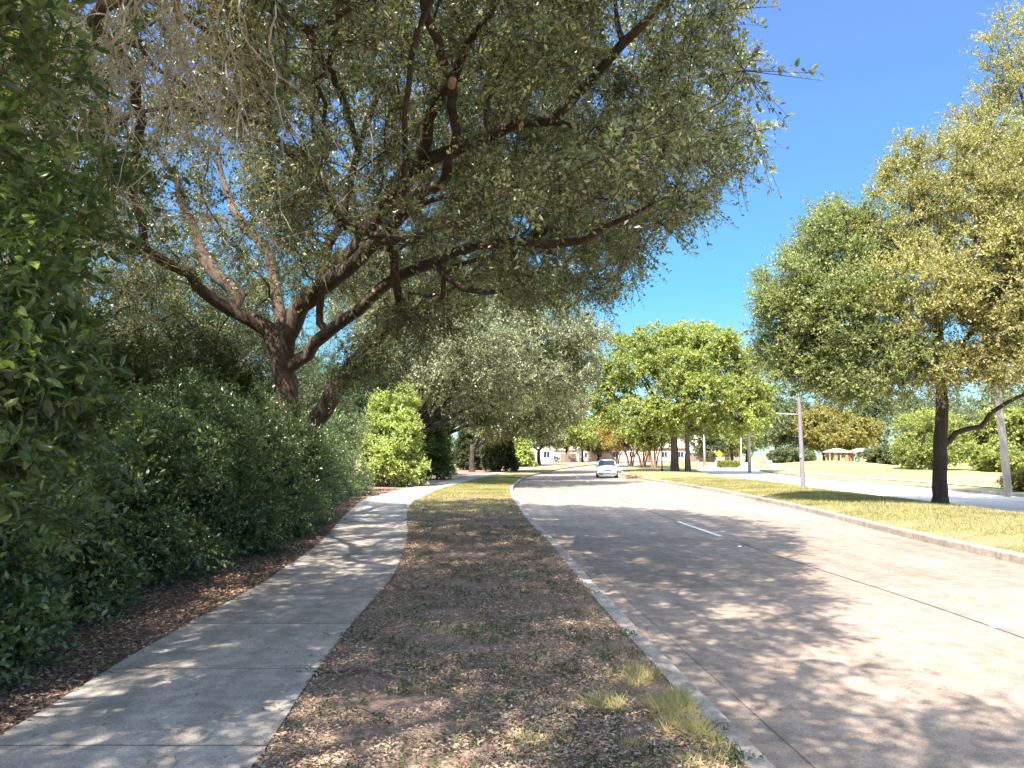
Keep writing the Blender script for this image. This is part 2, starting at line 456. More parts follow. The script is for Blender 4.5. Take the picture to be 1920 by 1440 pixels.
class Skeleton:
    def __init__(s, cap=20000):
        s.P = np.zeros((cap, 3)); s.par = np.full(cap, -1); s.D = np.zeros(cap); s.rmin = np.zeros(cap); s.n = 0
    def add(s, p, par, r=0.0):
        i = s.n
        s.P[i] = p; s.par[i] = par; s.rmin[i] = r
        s.D[i] = 0 if par < 0 else s.D[par] + np.linalg.norm(s.P[i] - s.P[par])
        s.n += 1
        return i
    def limb(s, pts, rads, g, step=0.5, wob=0.03, root=False):
        pts = np.asarray(pts, float)
        # Catmull-Rom through the points
        ext = np.vstack([2*pts[0]-pts[1], pts, 2*pts[-1]-pts[-2]])
        cur = -1 if root else int(np.argmin(np.linalg.norm(s.P[:s.n] - pts[0], axis=1)))
        first = True
        for i in range(len(pts)-1):
            p0, p1, p2, p3 = ext[i], ext[i+1], ext[i+2], ext[i+3]
            k = max(1, int(round(np.linalg.norm(p2-p1)/step)))
            for j in range(0 if (first and root) else 1, k+1):
                t = j/k
                q = 0.5*((2*p1) + (-p0+p2)*t + (2*p0-5*p1+4*p2-p3)*t*t + (-p0+3*p1-3*p2+p3)*t**3)
                q = q + g.normal(size=3)*wob*(0 if (first and j == 0) else 1)
                cur = s.add(q, cur, rads[i]*(1-t)+rads[i+1]*t)
            first = False
        return cur
    def grow(s, T, g, alpha=0.3, step=0.7, jit=0.10, minh=-99):
        T = np.asarray(T, float)
        m = len(T)
        best = np.full(m, 1e9); bi = np.zeros(m, int)
        ok = s.P[:s.n, 2] > minh
        idx = np.arange(s.n)[ok]
        for k in idx:
            d = np.linalg.norm(T - s.P[k], axis=1) + alpha*s.D[k]
            w = d < best; best[w] = d[w]; bi[w] = k
        left = np.ones(m, bool)
        tips = []
        for _ in range(m):
            i = int(np.argmin(np.where(left, best, 1e9)))
            left[i] = False
            n0 = int(bi[i]); a = s.P[n0].copy(); b = T[i]
            L = np.linalg.norm(b-a)
            k = max(1, int(math.ceil(L/step)))
            side = g.normal(size=3)*jit*L
            cur = n0; lo = s.n
            for j in range(1, k+1):
                t = j/k
                q = a+(b-a)*t + side*4*t*(1-t)*0.5 + (g.normal(size=3)*0.03 if j < k else 0)
                cur = s.add(q, cur)
            tips.append(cur)
            for q in range(lo, s.n):
                d = np.linalg.norm(T - s.P[q], axis=1) + alpha*s.D[q]
                w = (d < best) & left; best[w] = d[w]; bi[w] = q
        return np.array(tips)
    def radii(s, r0=0.006, p=2.4):
        acc = np.zeros(s.n); R = np.zeros(s.n)
        for i in range(s.n-1, -1, -1):
            r = max(r0, acc[i]**(1/p) if acc[i] > 0 else 0, s.rmin[i])
            R[i] = r
            if s.par[i] >= 0: acc[s.par[i]] += min(r, 1e9)**p
        # keep measured limbs at their measured thickness
        m = s.rmin[:s.n] > 0
        R[m] = s.rmin[:s.n][m]
        for i in range(s.n):
            if s.par[i] >= 0: R[i] = min(R[i], R[s.par[i]])
        return R
    def mesh(s, R, g, rough=0.10, minr=0.0, flare=0.0):
        n = s.n
        kids = [[] for _ in range(n)]
        for i in range(n):
            if s.par[i] >= 0: kids[s.par[i]].append(i)
        V = []; F = []; base = 0
        starts = [(-1, i) for i in range(n) if s.par[i] < 0]
        while starts:
            p, i = starts.pop()
            chain = ([p] if p >= 0 else []) + [i]
            rr = ([min(R[i]*1.15, R[p])] if p >= 0 else []) + [R[i]]
            cur = i
            while kids[cur]:
                ks = sorted(kids[cur], key=lambda q: -R[q])
                for q in ks[1:]: starts.append((cur, q))
                cur = ks[0]; chain.append(cur); rr.append(R[cur])
            if len(chain) < 2 or max(rr) < minr: continue
            rr = np.array(rr); C = s.P[chain]
            r = rr.max(); sides = 12 if r > 0.09 else (7 if r > 0.03 else (4 if r > 0.013 else 3))
            T = np.gradient(C, axis=0); T = norm(T)
            a = np.cross(T[0], [0.3, 0.2, 1.0]); a = a/(np.linalg.norm(a)+1e-9)
            ang = np.arange(sides)*2*math.pi/sides
            ph = g.uniform(0, 6.28, 3)
            for k in range(len(C)):
                a = a - T[k]*np.dot(a, T[k]); a = a/(np.linalg.norm(a)+1e-9)
                b = np.cross(T[k], a)
                rad = rr[k]*np.ones(sides)
                if sides >= 7:
                    rad = rad*(1 + rough*np.sin(3*ang+ph[0]+0.2*k) + rough*0.6*np.sin(5*ang+ph[1]) + g.normal(size=sides)*rough*0.35)
                    if flare and p < 0:
                        h = C[k, 2]-C[0, 2]
                        rad = rad*(1+flare*math.exp(-h/0.22)*(1+0.35*np.sin(5*ang+ph[2])))
                V.append(C[k] + rad[:, None]*(np.cos(ang)[:, None]*a + np.sin(ang)[:, None]*b))
            for k in range(len(C)-1):
                q = base + k*sides + np.arange(sides); q2 = base + k*sides + (np.arange(sides)+1) % sides
                F.append(np.stack([q, q2, q2+sides, q+sides], 1))
            e = base+(len(C)-1)*sides
            base += len(C)*sides
            if sides >= 7:
                pass
        V = np.vstack(V); F = np.vstack(F)
        return V, F

TEMPL = {
    'small': (np.array([[0,0,0],[0.5,0.5,0.07],[1,0,-0.06],[0.45,-0.5,0.07]]), [(0,1,2,3)]),
    'oval': (np.array([[0,0,0],[0.25,0.36,0.05],[0.65,0.42,0.03],[1,0,-0.12],[0.65,-0.42,0.03],[0.25,-0.36,0.05]]), [(0,1,5),(1,2,4,5),(2,3,4)]),
    'broad': (np.array([[0,0,0],[0.3,0,-0.05],[0.65,0,-0.06],[1,0,-0.16],[0.22,0.40,0.06],[0.6,0.44,0.03],[0.22,-0.40,0.06],[0.6,-0.44,0.03],[0.86,0.2,-0.06],[0.86,-0.2,-0.06]]),
              [(0,1,4),(1,2,5,4),(2,3,8,5),(0,6,1),(1,6,7,2),(2,7,9,3)]),
    'blade': (np.array([[0,0.5,0],[0,-0.5,0],[1,0,0]]), [(0,1,2)]),
    'blade2': (np.array([[0,0.5,0],[0,-0.5,0],[0.6,-0.35,-0.08],[0.6,0.35,-0.08],[1,0,-0.28]]), [(0,1,2,3),(3,2,4)]),
}

def leaf_geometry(pos, fwd, nrm, L, W, templ):
    tv, tf = TEMPL[templ]
    fwd = norm(fwd); nrm = norm(nrm - fwd*np.sum(nrm*fwd, 1, keepdims=True))
    side = np.cross(nrm, fwd)
    L = np.asarray(L)[:, None, None]; W = np.asarray(W)[:, None, None]
    V = pos[:, None, :] + fwd[:, None, :]*(tv[None, :, 0:1]*L) + side[:, None, :]*(tv[None, :, 1:2]*W) + nrm[:, None, :]*(tv[None, :, 2:3]*L)
    nv = len(tv); n = len(pos)
    V = V.reshape(-1, 3)
    loops = np.concatenate([np.array(f) for f in tf])
    st = np.cumsum([0]+[len(f) for f in tf[:-1]])
    li = (loops[None, :] + (np.arange(n)*nv)[:, None]).ravel()
    ls = (st[None, :] + (np.arange(n)*len(loops))[:, None]).ravel()
    return V, li, ls

def sprays(org, dirs, length, per, size, aspect, g, sag=0.15, up=0.8, spread=0.9, size_var=0.4):
    """leaves set along short twigs; returns leaf pos, fwd, normal, L, W and the twig ends"""
    n = len(org)
    dirs = norm(dirs)
    t = (np.arange(per)+0.5)/per
    t = np.clip(t[None, :]*0.9+0.1 + g.uniform(-0.04, 0.04, (n, per)), 0.05, 1)
    Ls = length*g.uniform(0.6, 1.25, n)
    pos = org[:, None, :] + dirs[:, None, :]*(t*Ls[:, None])[..., None]
    pos[..., 2] -= sag*Ls[:, None]*t**2
    rnd = g.normal(size=(n, per, 3))
    side = np.cross(dirs[:, None, :], norm(rnd))
    fwd = norm(dirs[:, None, :]*0.6 + norm(side)*spread + g.normal(size=(n, per, 3))*0.15)
    nr = g.normal(size=(n, per, 3))*0.75; nr[..., 2] += up
    k = n*per
    S = size*(1+g.uniform(-size_var, size_var, k))
    ends = org + dirs*Ls[:, None]; ends[:, 2] -= sag*Ls
    return pos.reshape(-1, 3), fwd.reshape(-1, 3), nr.reshape(-1, 3), S, S*aspect, ends

def twig_mesh(a, b, r0, r1, g):
    """thin three sided sticks from a to b"""
    n = len(a)
    d = norm(b-a); u = norm(np.cross(d, norm(g.normal(size=(n, 3))))); w = np.cross(d, u)
    V = np.zeros((n, 6, 3))
    for k in range(3):
        c, s_ = math.cos(k*2.094), math.sin(k*2.094)
        V[:, k] = a + r0*(c*u+s_*w); V[:, 3+k] = b + r1*(c*u+s_*w)
    q = np.array([[0,1,4,3],[1,2,5,4],[2,0,3,5]])
    Fq = (q[None] + (np.arange(n)*6)[:, None, None]).reshape(-1, 4)
    return V.reshape(-1, 3), Fq

def blob_points(blobs, n, g, shell=0.35):
    """points in a union of ellipsoids, more of them toward the outside"""
    c = np.array([b[0:3] for b in blobs], float); r = np.array([b[3:6] for b in blobs], float)
    vol = np.prod(r, 1)**0.8; k = g.choice(len(blobs), n, p=vol/vol.sum())
    u = g.uniform(0, 1, n)**shell
    return c[k] + rand_dir(n, g)*r[k]*u[:, None]

def clumpy(P, g, n, scale=1.0, k=1.8):
    """thin points out so that they gather in clumps with gaps between"""
    ph = g.uniform(0, 6.28, 6)
    a = np.sin(P[:, 0]*2.1*scale+ph[0])*np.sin(P[:, 1]*1.9*scale+ph[1])*np.sin(P[:, 2]*2.6*scale+ph[2])
    b = np.sin(P[:, 0]*4.3*scale+P[:, 2]*1.1+ph[3])*np.sin(P[:, 1]*4.0*scale+ph[4])*np.sin(P[:, 2]*5.0*scale+ph[5])
    w = np.clip(0.5+0.62*a+0.5*b, 0.02, 1)**k
    u = g.uniform(0, 1, len(P))**(1.0/w)
    return P[np.argsort(-u)[:n]]

def lumpy(center, R, H, n, g, low=0.35, lump=0.38):
    """an uneven crown: a ring of overlapping lumps on an ellipsoid"""
    cx, cy, cz = center
    out = [(cx, cy, cz, R*0.62, R*0.62, H*0.5)]
    for i in range(n):
        z = g.uniform(-1+low, 1)
        a = i*2.39996 + g.uniform(-.3, .3)
        q = math.sqrt(max(0, 1-z*z))
        k = g.uniform(0.55, 0.72)
        s_ = g.uniform(0.75, 1.2)
        out.append((cx+math.cos(a)*q*R*k, cy+math.sin(a)*q*R*k, cz+z*H*0.5*k, R*lump*s_, R*lump*s_, H*0.5*lump*1.0*s_))
    return out

def build_foliage(name, org, outdir, mat, root, g, nspray, length, per, size, aspect, templ='small', sag=0.15, up=0.8, twigs=None, out_bias=0.5, upbias=0.25, spread=0.9):
    n = len(org)
    O = np.repeat(org, nspray, 0)
    D = norm(rand_dir(len(O), g) + np.repeat(outdir, nspray, 0)*out_bias + np.array([0, 0, upbias]))
    pos, fwd, nr, L, W, ends = sprays(O, D, length, per, size, aspect, g, sag, up, spread)
    V, li, ls = leaf_geometry(pos, fwd, nr, L, W, templ)
    o = mesh_np(name, V, li, ls, mat, root)
    return o, (O, ends)

def wood(name, V, Fq, mat, root, extra=None):
    if extra is not None:
        V2, F2 = extra
        Fq = np.vstack([Fq, F2+len(V)]); V = np.vstack([V, V2])
    li = Fq.ravel(); ls = np.arange(len(Fq))*4
    return mesh_np(name, V, li, ls, mat, root, smooth_faces=True)

def auto_tree(name, label, cat, group, loc, trunk_h, trunk_r, blobs, ntips, leaf, bark, seed, leafkw, lean=(0, 0), nlimbs=5, step=0.8, stems=None, twigs=True, z0=None, low_limbs=True):
    """loc = base on the ground; blobs in coordinates relative to the base"""
    g = np.random.default_rng(seed)
    root = empty(name, loc, 0, label, cat, group)
    s = Skeleton(40000)
    c = np.array([(b[0], b[1], b[2]) for b in blobs]).mean(0)
    if stems is None: stems = [(0, 0, lean[0], lean[1], trunk_r)]
    for (sx, sy, lx, ly, r) in stems:
        top = np.array([sx+lx, sy+ly, trunk_h])
        s.limb([(sx, sy, -0.15), (sx+lx*0.3, sy+ly*0.3, trunk_h*0.5), top], [r*1.05, r*0.88, r*0.8], g, 0.35, 0.015, root=True)
        T = [b for b in blobs]
        ks = g.choice(len(T), min(nlimbs, len(T)), replace=False)
        for k in ks:
            b = T[k]; e = np.array(b[:3])
            st = top - np.array([0, 0, g.uniform(0, 0.12)*trunk_h])
            mid = st*0.55+e*0.45 + np.array([0, 0, 0.05*np.linalg.norm(e-st)]) + g.normal(size=3)*0.15
            s.limb([st, mid, e], [r*0.55, r*0.34, r*0.14], g, 0.6, 0.04)
    P = clumpy(blob_points(blobs, int(ntips*2.0), g), g, ntips, 0.8 if ntips > 300 else 0.5)
    P = P[P[:, 2] > 0.4]
    tips = s.grow(P, g, 0.35, step, minh=trunk_h*0.6)
    R = s.radii(0.006, 2.3)
    V, Fq = s.mesh(R, g, flare=0.35)
    out = norm(P - c*np.array([1, 1, 0.85]))
    fo, (a, b) = build_foliage('crown', P, out, M[leaf], root, g, **leafkw)
    ex = twig_mesh(a, b, 0.006, 0.003, g) if twigs else None
    wood('trunk', V, Fq, M[bark], root, ex)
    return root

def shrub(name, label, cat, group, loc, blobs, norg, leaf, seed, leafkw, bark='dark_bark', nstem=6, twigs=True, shoots=0):
    g = np.random.default_rng(seed)
    root = empty(name, loc, 0, label, cat, group)
    P = clumpy(blob_points(blobs, int(norg*1.7), g, shell=0.3), g, norg, 1.5, 1.3)
    P = P[P[:, 2] > 0.06]
    c = np.array([(b[0], b[1], b[2]) for b in blobs]).mean(0); c[2] *= 0.8
    out = norm(P-c)
    fo, (a, b) = build_foliage('foliage', P, out, M[leaf], root, g, **leafkw)
    if shoots:
        k_ = g.choice(len(P), shoots, replace=False)
        kw2 = dict(leafkw); kw2.update(nspray=1, length=leafkw['length']*2.2, per=int(leafkw['per']*1.7), out_bias=1.4, upbias=0.8, sag=0.2)
        _, (a2_, b2_) = build_foliage('shoots', P[k_], out[k_], M[leaf], root, g, **kw2)
        a = np.vstack([a, a2_]); b = np.vstack([b, b2_])
    s = Skeleton(8000)
    for k in range(nstem):
        bl = blobs[k % len(blobs)]
        q = g.normal(size=2)*0.12
        s.limb([(bl[0]*0.25+q[0], bl[1]*0.25+q[1], -0.1), (bl[0]*0.6+q[0], bl[1]*0.6+q[1], bl[2]*0.5), (bl[0], bl[1], bl[2]+bl[5]*0.4)], [0.035, 0.025, 0.01], g, 0.4, 0.03, root=True)
    sel = g.choice(len(P), min(len(P), 350), replace=False)
    s.grow(P[sel], g, 0.2, 0.5)
    V, Fq = s.mesh(s.radii(0.005, 2.4), g)
    wood('stems', V, Fq, M[bark], root, twig_mesh(a, b, 0.004, 0.002, g) if twigs else None)
    return root

# ------------------------------------------------------------------ boundaries of road, kerbs and path (x as a function of distance y)
def curve(pxs, z=0.0, extra=()):
    P = [gp(px, py, z) for px, py in pxs]
    P = sorted([(p[1], p[0]) for p in P] + list(extra))
    ys = np.array([p[0] for p in P]); xs = np.array([p[1] for p in P])
    def f(y):
        y = np.asarray(y, float)
        acc = 0
        for o, w in ((-1, .25), (0, .5), (1, .25)):
            acc = acc + w*np.interp(y + o*np.maximum(0.5, 0.06*y), ys, xs)
        return acc
    return f

kerbL = curve([(1460,1440),(1270,1250),(1130,1110),(1050,1020),(1000,975),(965,930),(961,912),(985,892)], 0,
              [(-12, 2.3), (-3, 1.75), (100, 6.2), (125, 12.5), (160, 24), (220, 50), (400, 150)])
kerbR = curve([(1920,1043),(1700,996),(1500,948),(1350,918),(1250,902),(1190,894)], 0,
              [(-12, 9.6), (0, 8.9), (6, 8.5), (82, 11.4), (100, 14.2), (125, 21.0), (160, 33), (220, 59), (400, 160)])
farN = curve([(1920,962),(1740,940),(1560,920),(1460,905)], 0,
             [(-12, 16.0), (10, 15.2), (60, 17.2), (82, 20.0), (100, 23.5), (125, 31), (160, 43.5), (220, 70), (400, 172)])
walkL = curve([(0,1385),(240,1235),(500,1090),(600,1020),(640,972),(680,936),(750,918),(830,904)], 0,
              [(-12, -3.0), (0, -3.0), (72, -3.4), (100, 2.0), (125, 8.3), (160, 20), (220, 46), (400, 146)])
walkR_ = curve([(480,1440),(565,1300),(640,1195),(740,1080),(765,1010),(762,960),(775,940),(830,915)], 0,
              [(-12, -1.4), (0, -1.38), (53, -2.9), (72, -1.75), (100, 3.6), (125, 9.9), (160, 21.6), (220, 47.6), (400, 147.6)])
walkR = walkR_
farF = lambda y: farN(y) + 7.4
CEN = lambda y: kerbL(y)*0.52 + kerbR(y)*0.48

def ys_samples(y0=-10, y1=400):
    a = np.arange(y0, 45, 0.5); b = np.arange(45, 120, 1.5); c = np.arange(120, y1+0.1, 8)
    return np.concatenate([a, b, c])

def strip(name, fl, fr, z, mat, nx=2, relief=0.0, ys=None, kind='structure', under=None, zf=None, umode='left', seedk=0):
    ys = ys_samples() if ys is None else ys
    xl = fl(ys); xr = fr(ys)
    t = np.linspace(0, 1, nx)
    X = xl[:, None]*(1-t)+xr[:, None]*t
    Y = np.repeat(ys[:, None], nx, 1)
    Z = z + rise(Y)
    if zf is not None: Z = Z + zf(X, Y, t[None, :])
    if relief:
        g = np.random.default_rng(seedk)
        w = np.minimum(1, np.minimum(t, 1-t)[None, :]*8)
        nz = sum(np.sin(X*a+Y*b+c)*d for a, b, c, d in [(1.3,.7,0,.4),(2.9,-1.7,1,.3),(-4.3,3.7,2,.25),(7.1,5.3,4,.2)])
        Z = Z + relief*w*(nz + g.normal(size=X.shape)*0.35)
    V = np.stack([X, Y, Z], -1).reshape(-1, 3)
    m = len(ys)
    i = np.arange(m-1)[:, None]*nx + np.arange(nx-1)[None, :]
    i = i.ravel()
    Fq = np.stack([i, i+1, i+1+nx, i+nx], 1)
    mid = (xl+xr)/2
    arc = np.concatenate([[0], np.cumsum(np.hypot(np.diff(mid), np.diff(ys)))])
    ref = {'left': xl, 'centre': CEN(ys)}[umode]
    UV = np.stack([X-ref[:, None], np.repeat(arc[:, None], nx, 1)], -1).reshape(-1, 2)
    o = mesh_np(name, V, Fq.ravel(), np.arange(len(Fq))*4, mat, uvs=UV, smooth_faces=True)
    if kind: o['kind'] = kind
    return o

KW = 0.17   # kerb width
# the land sheet under everything reaches the horizon
gsz = 2600
gnd = MB(); gnd.add([(-gsz, -400, -0.6), (gsz, -400, -0.6), (gsz, 55, -0.6), (-gsz, 55, -0.6), (gsz, 180, 0.1), (-gsz, 180, 0.1), (gsz, 4200, 0.1), (-gsz, 4200, 0.1)], [(0,1,2,3),(3,2,4,5),(5,4,6,7)])
go = gnd.build('ground', M['ground']); go['kind'] = 'structure'
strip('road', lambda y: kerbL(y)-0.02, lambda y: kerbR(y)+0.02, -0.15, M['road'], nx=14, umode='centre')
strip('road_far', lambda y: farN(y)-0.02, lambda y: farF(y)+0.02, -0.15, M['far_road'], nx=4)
strip('grass_verge', lambda y: walkR(y)-0.3, lambda y: kerbL(y)-KW+0.01, -0.012, M['verge'], nx=22, relief=0.012, seedk=1)
strip('soil_shoulder', lambda y: walkL(y)-9.0, lambda y: walkL(y)+0.3, -0.012, M['shoulder'], nx=26, relief=0.02, seedk=2)
strip('back_yard', lambda y: walkL(y)-160, lambda y: walkL(y)-8.9, -0.03, M['ground'], nx=8)
strip('sidewalk', walkL, walkR, 0.015, M['sidewalk'], nx=3)
def berm(X, Y, t): return 0.10*np.sin(np.pi*np.clip(t, 0, 1))
strip('median', lambda y: kerbR(y)+KW-0.01, lambda y: farN(y)-KW+0.01, -0.004, M['median'], nx=16, relief=0.012, zf=berm, seedk=3)
def mound(X, Y, t):
    return 0.9*np.exp(-((X-43)/6.5)**2-((Y-104)/14.0)**2)+0.25*np.exp(-((X-60)/25.0)**2-((Y-75)/18.0)**2)
strip('lawn', lambda y: farF(y)+KW-0.01, lambda y: farF(y)+190, -0.004, M['lawn'], nx=90, relief=0.02, zf=mound, seedk=4)
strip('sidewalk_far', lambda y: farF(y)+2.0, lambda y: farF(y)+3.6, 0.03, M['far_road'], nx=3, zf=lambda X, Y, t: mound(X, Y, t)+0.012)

def kerb(name, f, sgn):
    """kerb as a real step: top, rounded nose and road side face; sgn=+1 when the road lies at larger x"""
    ys = ys_samples()
    x = f(ys)
    prof = [(-KW, -0.05), (-KW, 0.004), (-0.025, 0.004), (-0.006, -0.006), (0.0, -0.03), (0.008, -0.17)]
    nx = len(prof)
    V = np.stack([np.stack([x + sgn*p[0], ys, rise(ys)+p[1]], -1) for p in prof], 1).reshape(-1, 3)
    i = (np.arange(len(ys)-1)[:, None]*nx + np.arange(nx-1)[None, :]).ravel()
    Fq = np.stack([i, i+1, i+1+nx, i+nx], 1)
    if sgn < 0: Fq = Fq[:, ::-1]
    arc = np.concatenate([[0], np.cumsum(np.hypot(np.diff(x), np.diff(ys)))])
    UV = np.stack([np.tile([p[0] for p in prof], len(ys)), np.repeat(arc, nx)], -1)
    o = mesh_np(name, V, Fq.ravel(), np.arange(len(Fq))*4, M['kerb'], uvs=UV)
    o['kind'] = 'structure'
kerb('kerb', kerbL, 1)
kerb('kerb_median', kerbR, -1)
kerb('kerb_median_far', farN, 1)
kerb('kerb_far', farF, -1)

# gutter pan beside the left kerb and lane dashes
def ribbon(mb, f, y0, y1, w, z, n=8):
    ys = np.linspace(y0, y1, n); x = f(ys)
    vs = []
    for a, b in zip(x, ys): vs += [(a-w/2, b, z+float(rise(b))), (a+w/2, b, z+float(rise(b)))]
    mb.add(vs, [(2*i, 2*i+1, 2*i+3, 2*i+2) for i in range(n-1)])
lm = MB()
p0 = gp(1271, 978, -0.15); p1 = gp(1352, 1006, -0.15)
q0 = gp(1136, 926, -0.15); q1 = gp(1160, 939, -0.15)
ribbon(lm, lambda y: np.interp(y, [p1[1], p0[1]], [p1[0], p0[0]]), p1[1], p0[1], 0.11, -0.145)
ribbon(lm, lambda y: np.interp(y, [q1[1], q0[1]], [q1[0], q0[0]]), q1[1], q0[1], 0.12, -0.145)
lanef = curve([(1920,1196),(1700,1120),(1480,1050),(1352,1006),(1271,978),(1148,932)], -0.15, [(-12, 5.6), (3, 4.75), (60, 5.7), (80, 6.0), (100, 9.8), (125, 16.5), (160, 28)])
for y in (44, 56, 68, 80, 92, 104): ribbon(lm, lanef, y, y+3.0, 0.12, -0.145)
lo = lm.build('lane_marking', M['white_paint']); lo['kind'] = 'structure'
# raised lane dots
def dot(px, py, label):
    x, y = gp(px, py, -0.14)
    mb = MB()
    n = 14
    rings = [(0.052, 0), (0.048, 0.010), (0.034, 0.017), (0.0, 0.020)]
    vs = []
    for r, z in rings[:-1]: vs += [(r*math.cos(2*math.pi*k/n), r*math.sin(2*math.pi*k/n), z) for k in range(n)]
    vs.append((0, 0, 0.02))
    fs = []
    for j in range(2):
        for k in range(n): fs.append((j*n+k, j*n+(k+1) % n, (j+1)*n+(k+1) % n, (j+1)*n+k))
    for k in range(n): fs.append((2*n+k, 2*n+(k+1) % n, 3*n))
    mb.add(vs, fs)
    o = mb.build('lane_dot', M['white_paint'], smooth_faces=True)
    o.location = (x, y, -0.149)
    tag(o, label, 'road marker', 'raised white dots on the lane joint')
dot(1865, 1173, 'white raised lane dot nearest the camera, in the sunlit part of the road')
dot(1386, 1024, 'white raised lane dot in tree shade just past the end of the painted dash')

# dark joint down the middle of the carriageway: a narrow sealed strip
sj = MB()
ribbon(sj, lanef, -6, 60, 0.028, -0.1465, 90)
M['sealant'] = plain('joint_sealant', (0.055, 0.048, 0.042), 0.8, var=0.4, vscale=6)
ribbon(sj, lambda y: kerbL(y)+0.36, -6, 60, 0.005, -0.1466, 110)
ribbon(sj, lambda y: kerbR(y)-0.36, -6, 60, 0.006, -0.1466, 110)
so = sj.build('road_joint', M['sealant']); so['kind'] = 'structure'
# orange survey scribble on the path
mk = MB()
a0 = gp(648, 1113, 0.015); a1 = gp(668, 1103, 0.015); a2 = gp(683, 1112, 0.015)
def stroke(mb, a, b, w, z):
    a = np.array(a); b = np.array(b); d = (b-a)/np.linalg.norm(b-a); s_ = np.array([-d[1], d[0]])*w/2
    mb.add([(*(a-s_), z), (*(a+s_), z), (*(b+s_), z), (*(b-s_), z)], [(0,3,2,1)])
stroke(mk, a0, a1, 0.022, 0.0195)
stroke(mk, a1+np.array([0.03, -0.10]), a2, 0.018, 0.0195)
mo = mk.build('survey_mark', M['orange_paint']); mo['kind'] = 'structure'

# ------------------------------------------------------------------ ground cover
def scatter(name, n, yr, fl, fr, mat, size, aspect, seed, flat=True, power=1.0, keep=None, z=0.01, templ='small', lift=0.02, label=None, cat=None):
    g = np.random.default_rng(seed)
    y = yr[0] + (yr[1]-yr[0])*g.uniform(0, 1, n)**power
    t = g.uniform(0, 1, n)
    x = fl(y)*(1-t)+fr(y)*t
    if keep is not None:
        k = keep(x, y, t, g); x, y = x[k], y[k]
    n = len(x)
    P = np.stack([x, y, z+rise(y)+g.uniform(0, lift, n)], -1)
    a = g.uniform(0, 2*math.pi, n)
    f = np.stack([np.cos(a), np.sin(a), g.normal(size=n)*0.25], -1)
    nr = np.stack([g.normal(size=n)*0.35, g.normal(size=n)*0.35, np.ones(n)], -1)
    S = size*g.uniform(0.5, 1.35, n)*(1+y/40.0)
    V, li, ls = leaf_geometry(P, f, nr, S, S*aspect, templ)
    o = mesh_np(name, V, li, ls, mat)
    tag(o, label, cat, None, 'stuff')
    return o

def patch(x, y, s, ph):
    return (np.sin(x*s+ph)+np.sin(y*s*1.3+ph*2)+np.sin((x+y)*s*0.7+ph*3)+np.sin((x-1.7*y)*s*1.9+ph))/4

scatter('leaf_litter', 210000, (3.2, 34), walkR, lambda y: kerbL(y)-KW, M['litter'], 0.026, 0.5, 11, power=1.7, keep=lambda x, y, t, g: g.uniform(0, 1, len(x)) < 0.6+0.8*patch(x, y, 3.1, 0.7)+0.3*patch(x, y, 9.0, 2.1), label='small brown fallen leaves strewn over the bare soil verge', cat='leaf litter')
scatter('leaf_litter', 90000, (3.2, 40), lambda y: walkL(y)-2.6, walkL, M['litter_red'], 0.040, 0.45, 12, power=1.6, label='reddish brown fallen leaves under the hedge beside the path', cat='leaf litter')
def edge_keep(x, y, t, g): return (g.uniform(0, 1, len(x)) < np.exp(-np.minimum(t, 1-t)*14)*0.9+0.03)
scatter('leaf_litter', 2600, (3.5, 30), walkL, walkR, M['litter'], 0.030, 0.5, 13, power=1.6, keep=edge_keep, z=0.018, lift=0.006, label='scattered dry leaf bits along the edges of the concrete path', cat='leaf litter')
scatter('leaf_litter', 500, (4.5, 40), kerbL, kerbR, M['litter'], 0.035, 0.5, 14, power=1.4, z=-0.145, lift=0.006, keep=lambda x, y, t, g: g.uniform(0, 1, len(x)) < np.exp(-t*12)+0.03, label='few dry leaves lying on the road by the kerb', cat='leaf litter')

def blades(name, xs, ys_, zs, h, w, mat, g, lean=0.5, templ='blade', label=None, cat='grass'):
    n = len(xs)
    P = np.stack([xs, ys_, zs], -1)
    f = np.stack([g.normal(size=n)*lean, g.normal(size=n)*lean, np.ones(n)], -1)
    nr = np.stack([g.normal(size=n), g.normal(size=n), np.zeros(n)+0.2], -1)
    V, li, ls = leaf_geometry(P, f, nr, h, w, templ)
    o = mesh_np(name, V, li, ls, mat)
    tag(o, label, cat, None, 'stuff')
    return o

def turf(name, n, yr, fl, fr, mat, h, w, seed, power=1.0, keep=None, lean=0.6, z=0.0, zf=None, label=None, grow=0.02):
    g = np.random.default_rng(seed)
    y = yr[0]+(yr[1]-yr[0])*g.uniform(0, 1, n)**power
    t = g.uniform(0, 1, n)
    x = fl(y)*(1-t)+fr(y)*t
    if keep is not None:
        k = keep(x, y, t, g); x, y, t = x[k], y[k], t[k]
    zz = z+rise(y)
    if zf is not None: zz = zz+zf(x, y, t)
    m = len(x)
    hh = h*g.uniform(0.5, 1.3, m)*(1+y*grow*0.3); ww = w*g.uniform(0.6, 1.3, m)*(1+y*grow)
    return blades(name, x, y, zz, hh, ww, mat, g, lean, label=label)

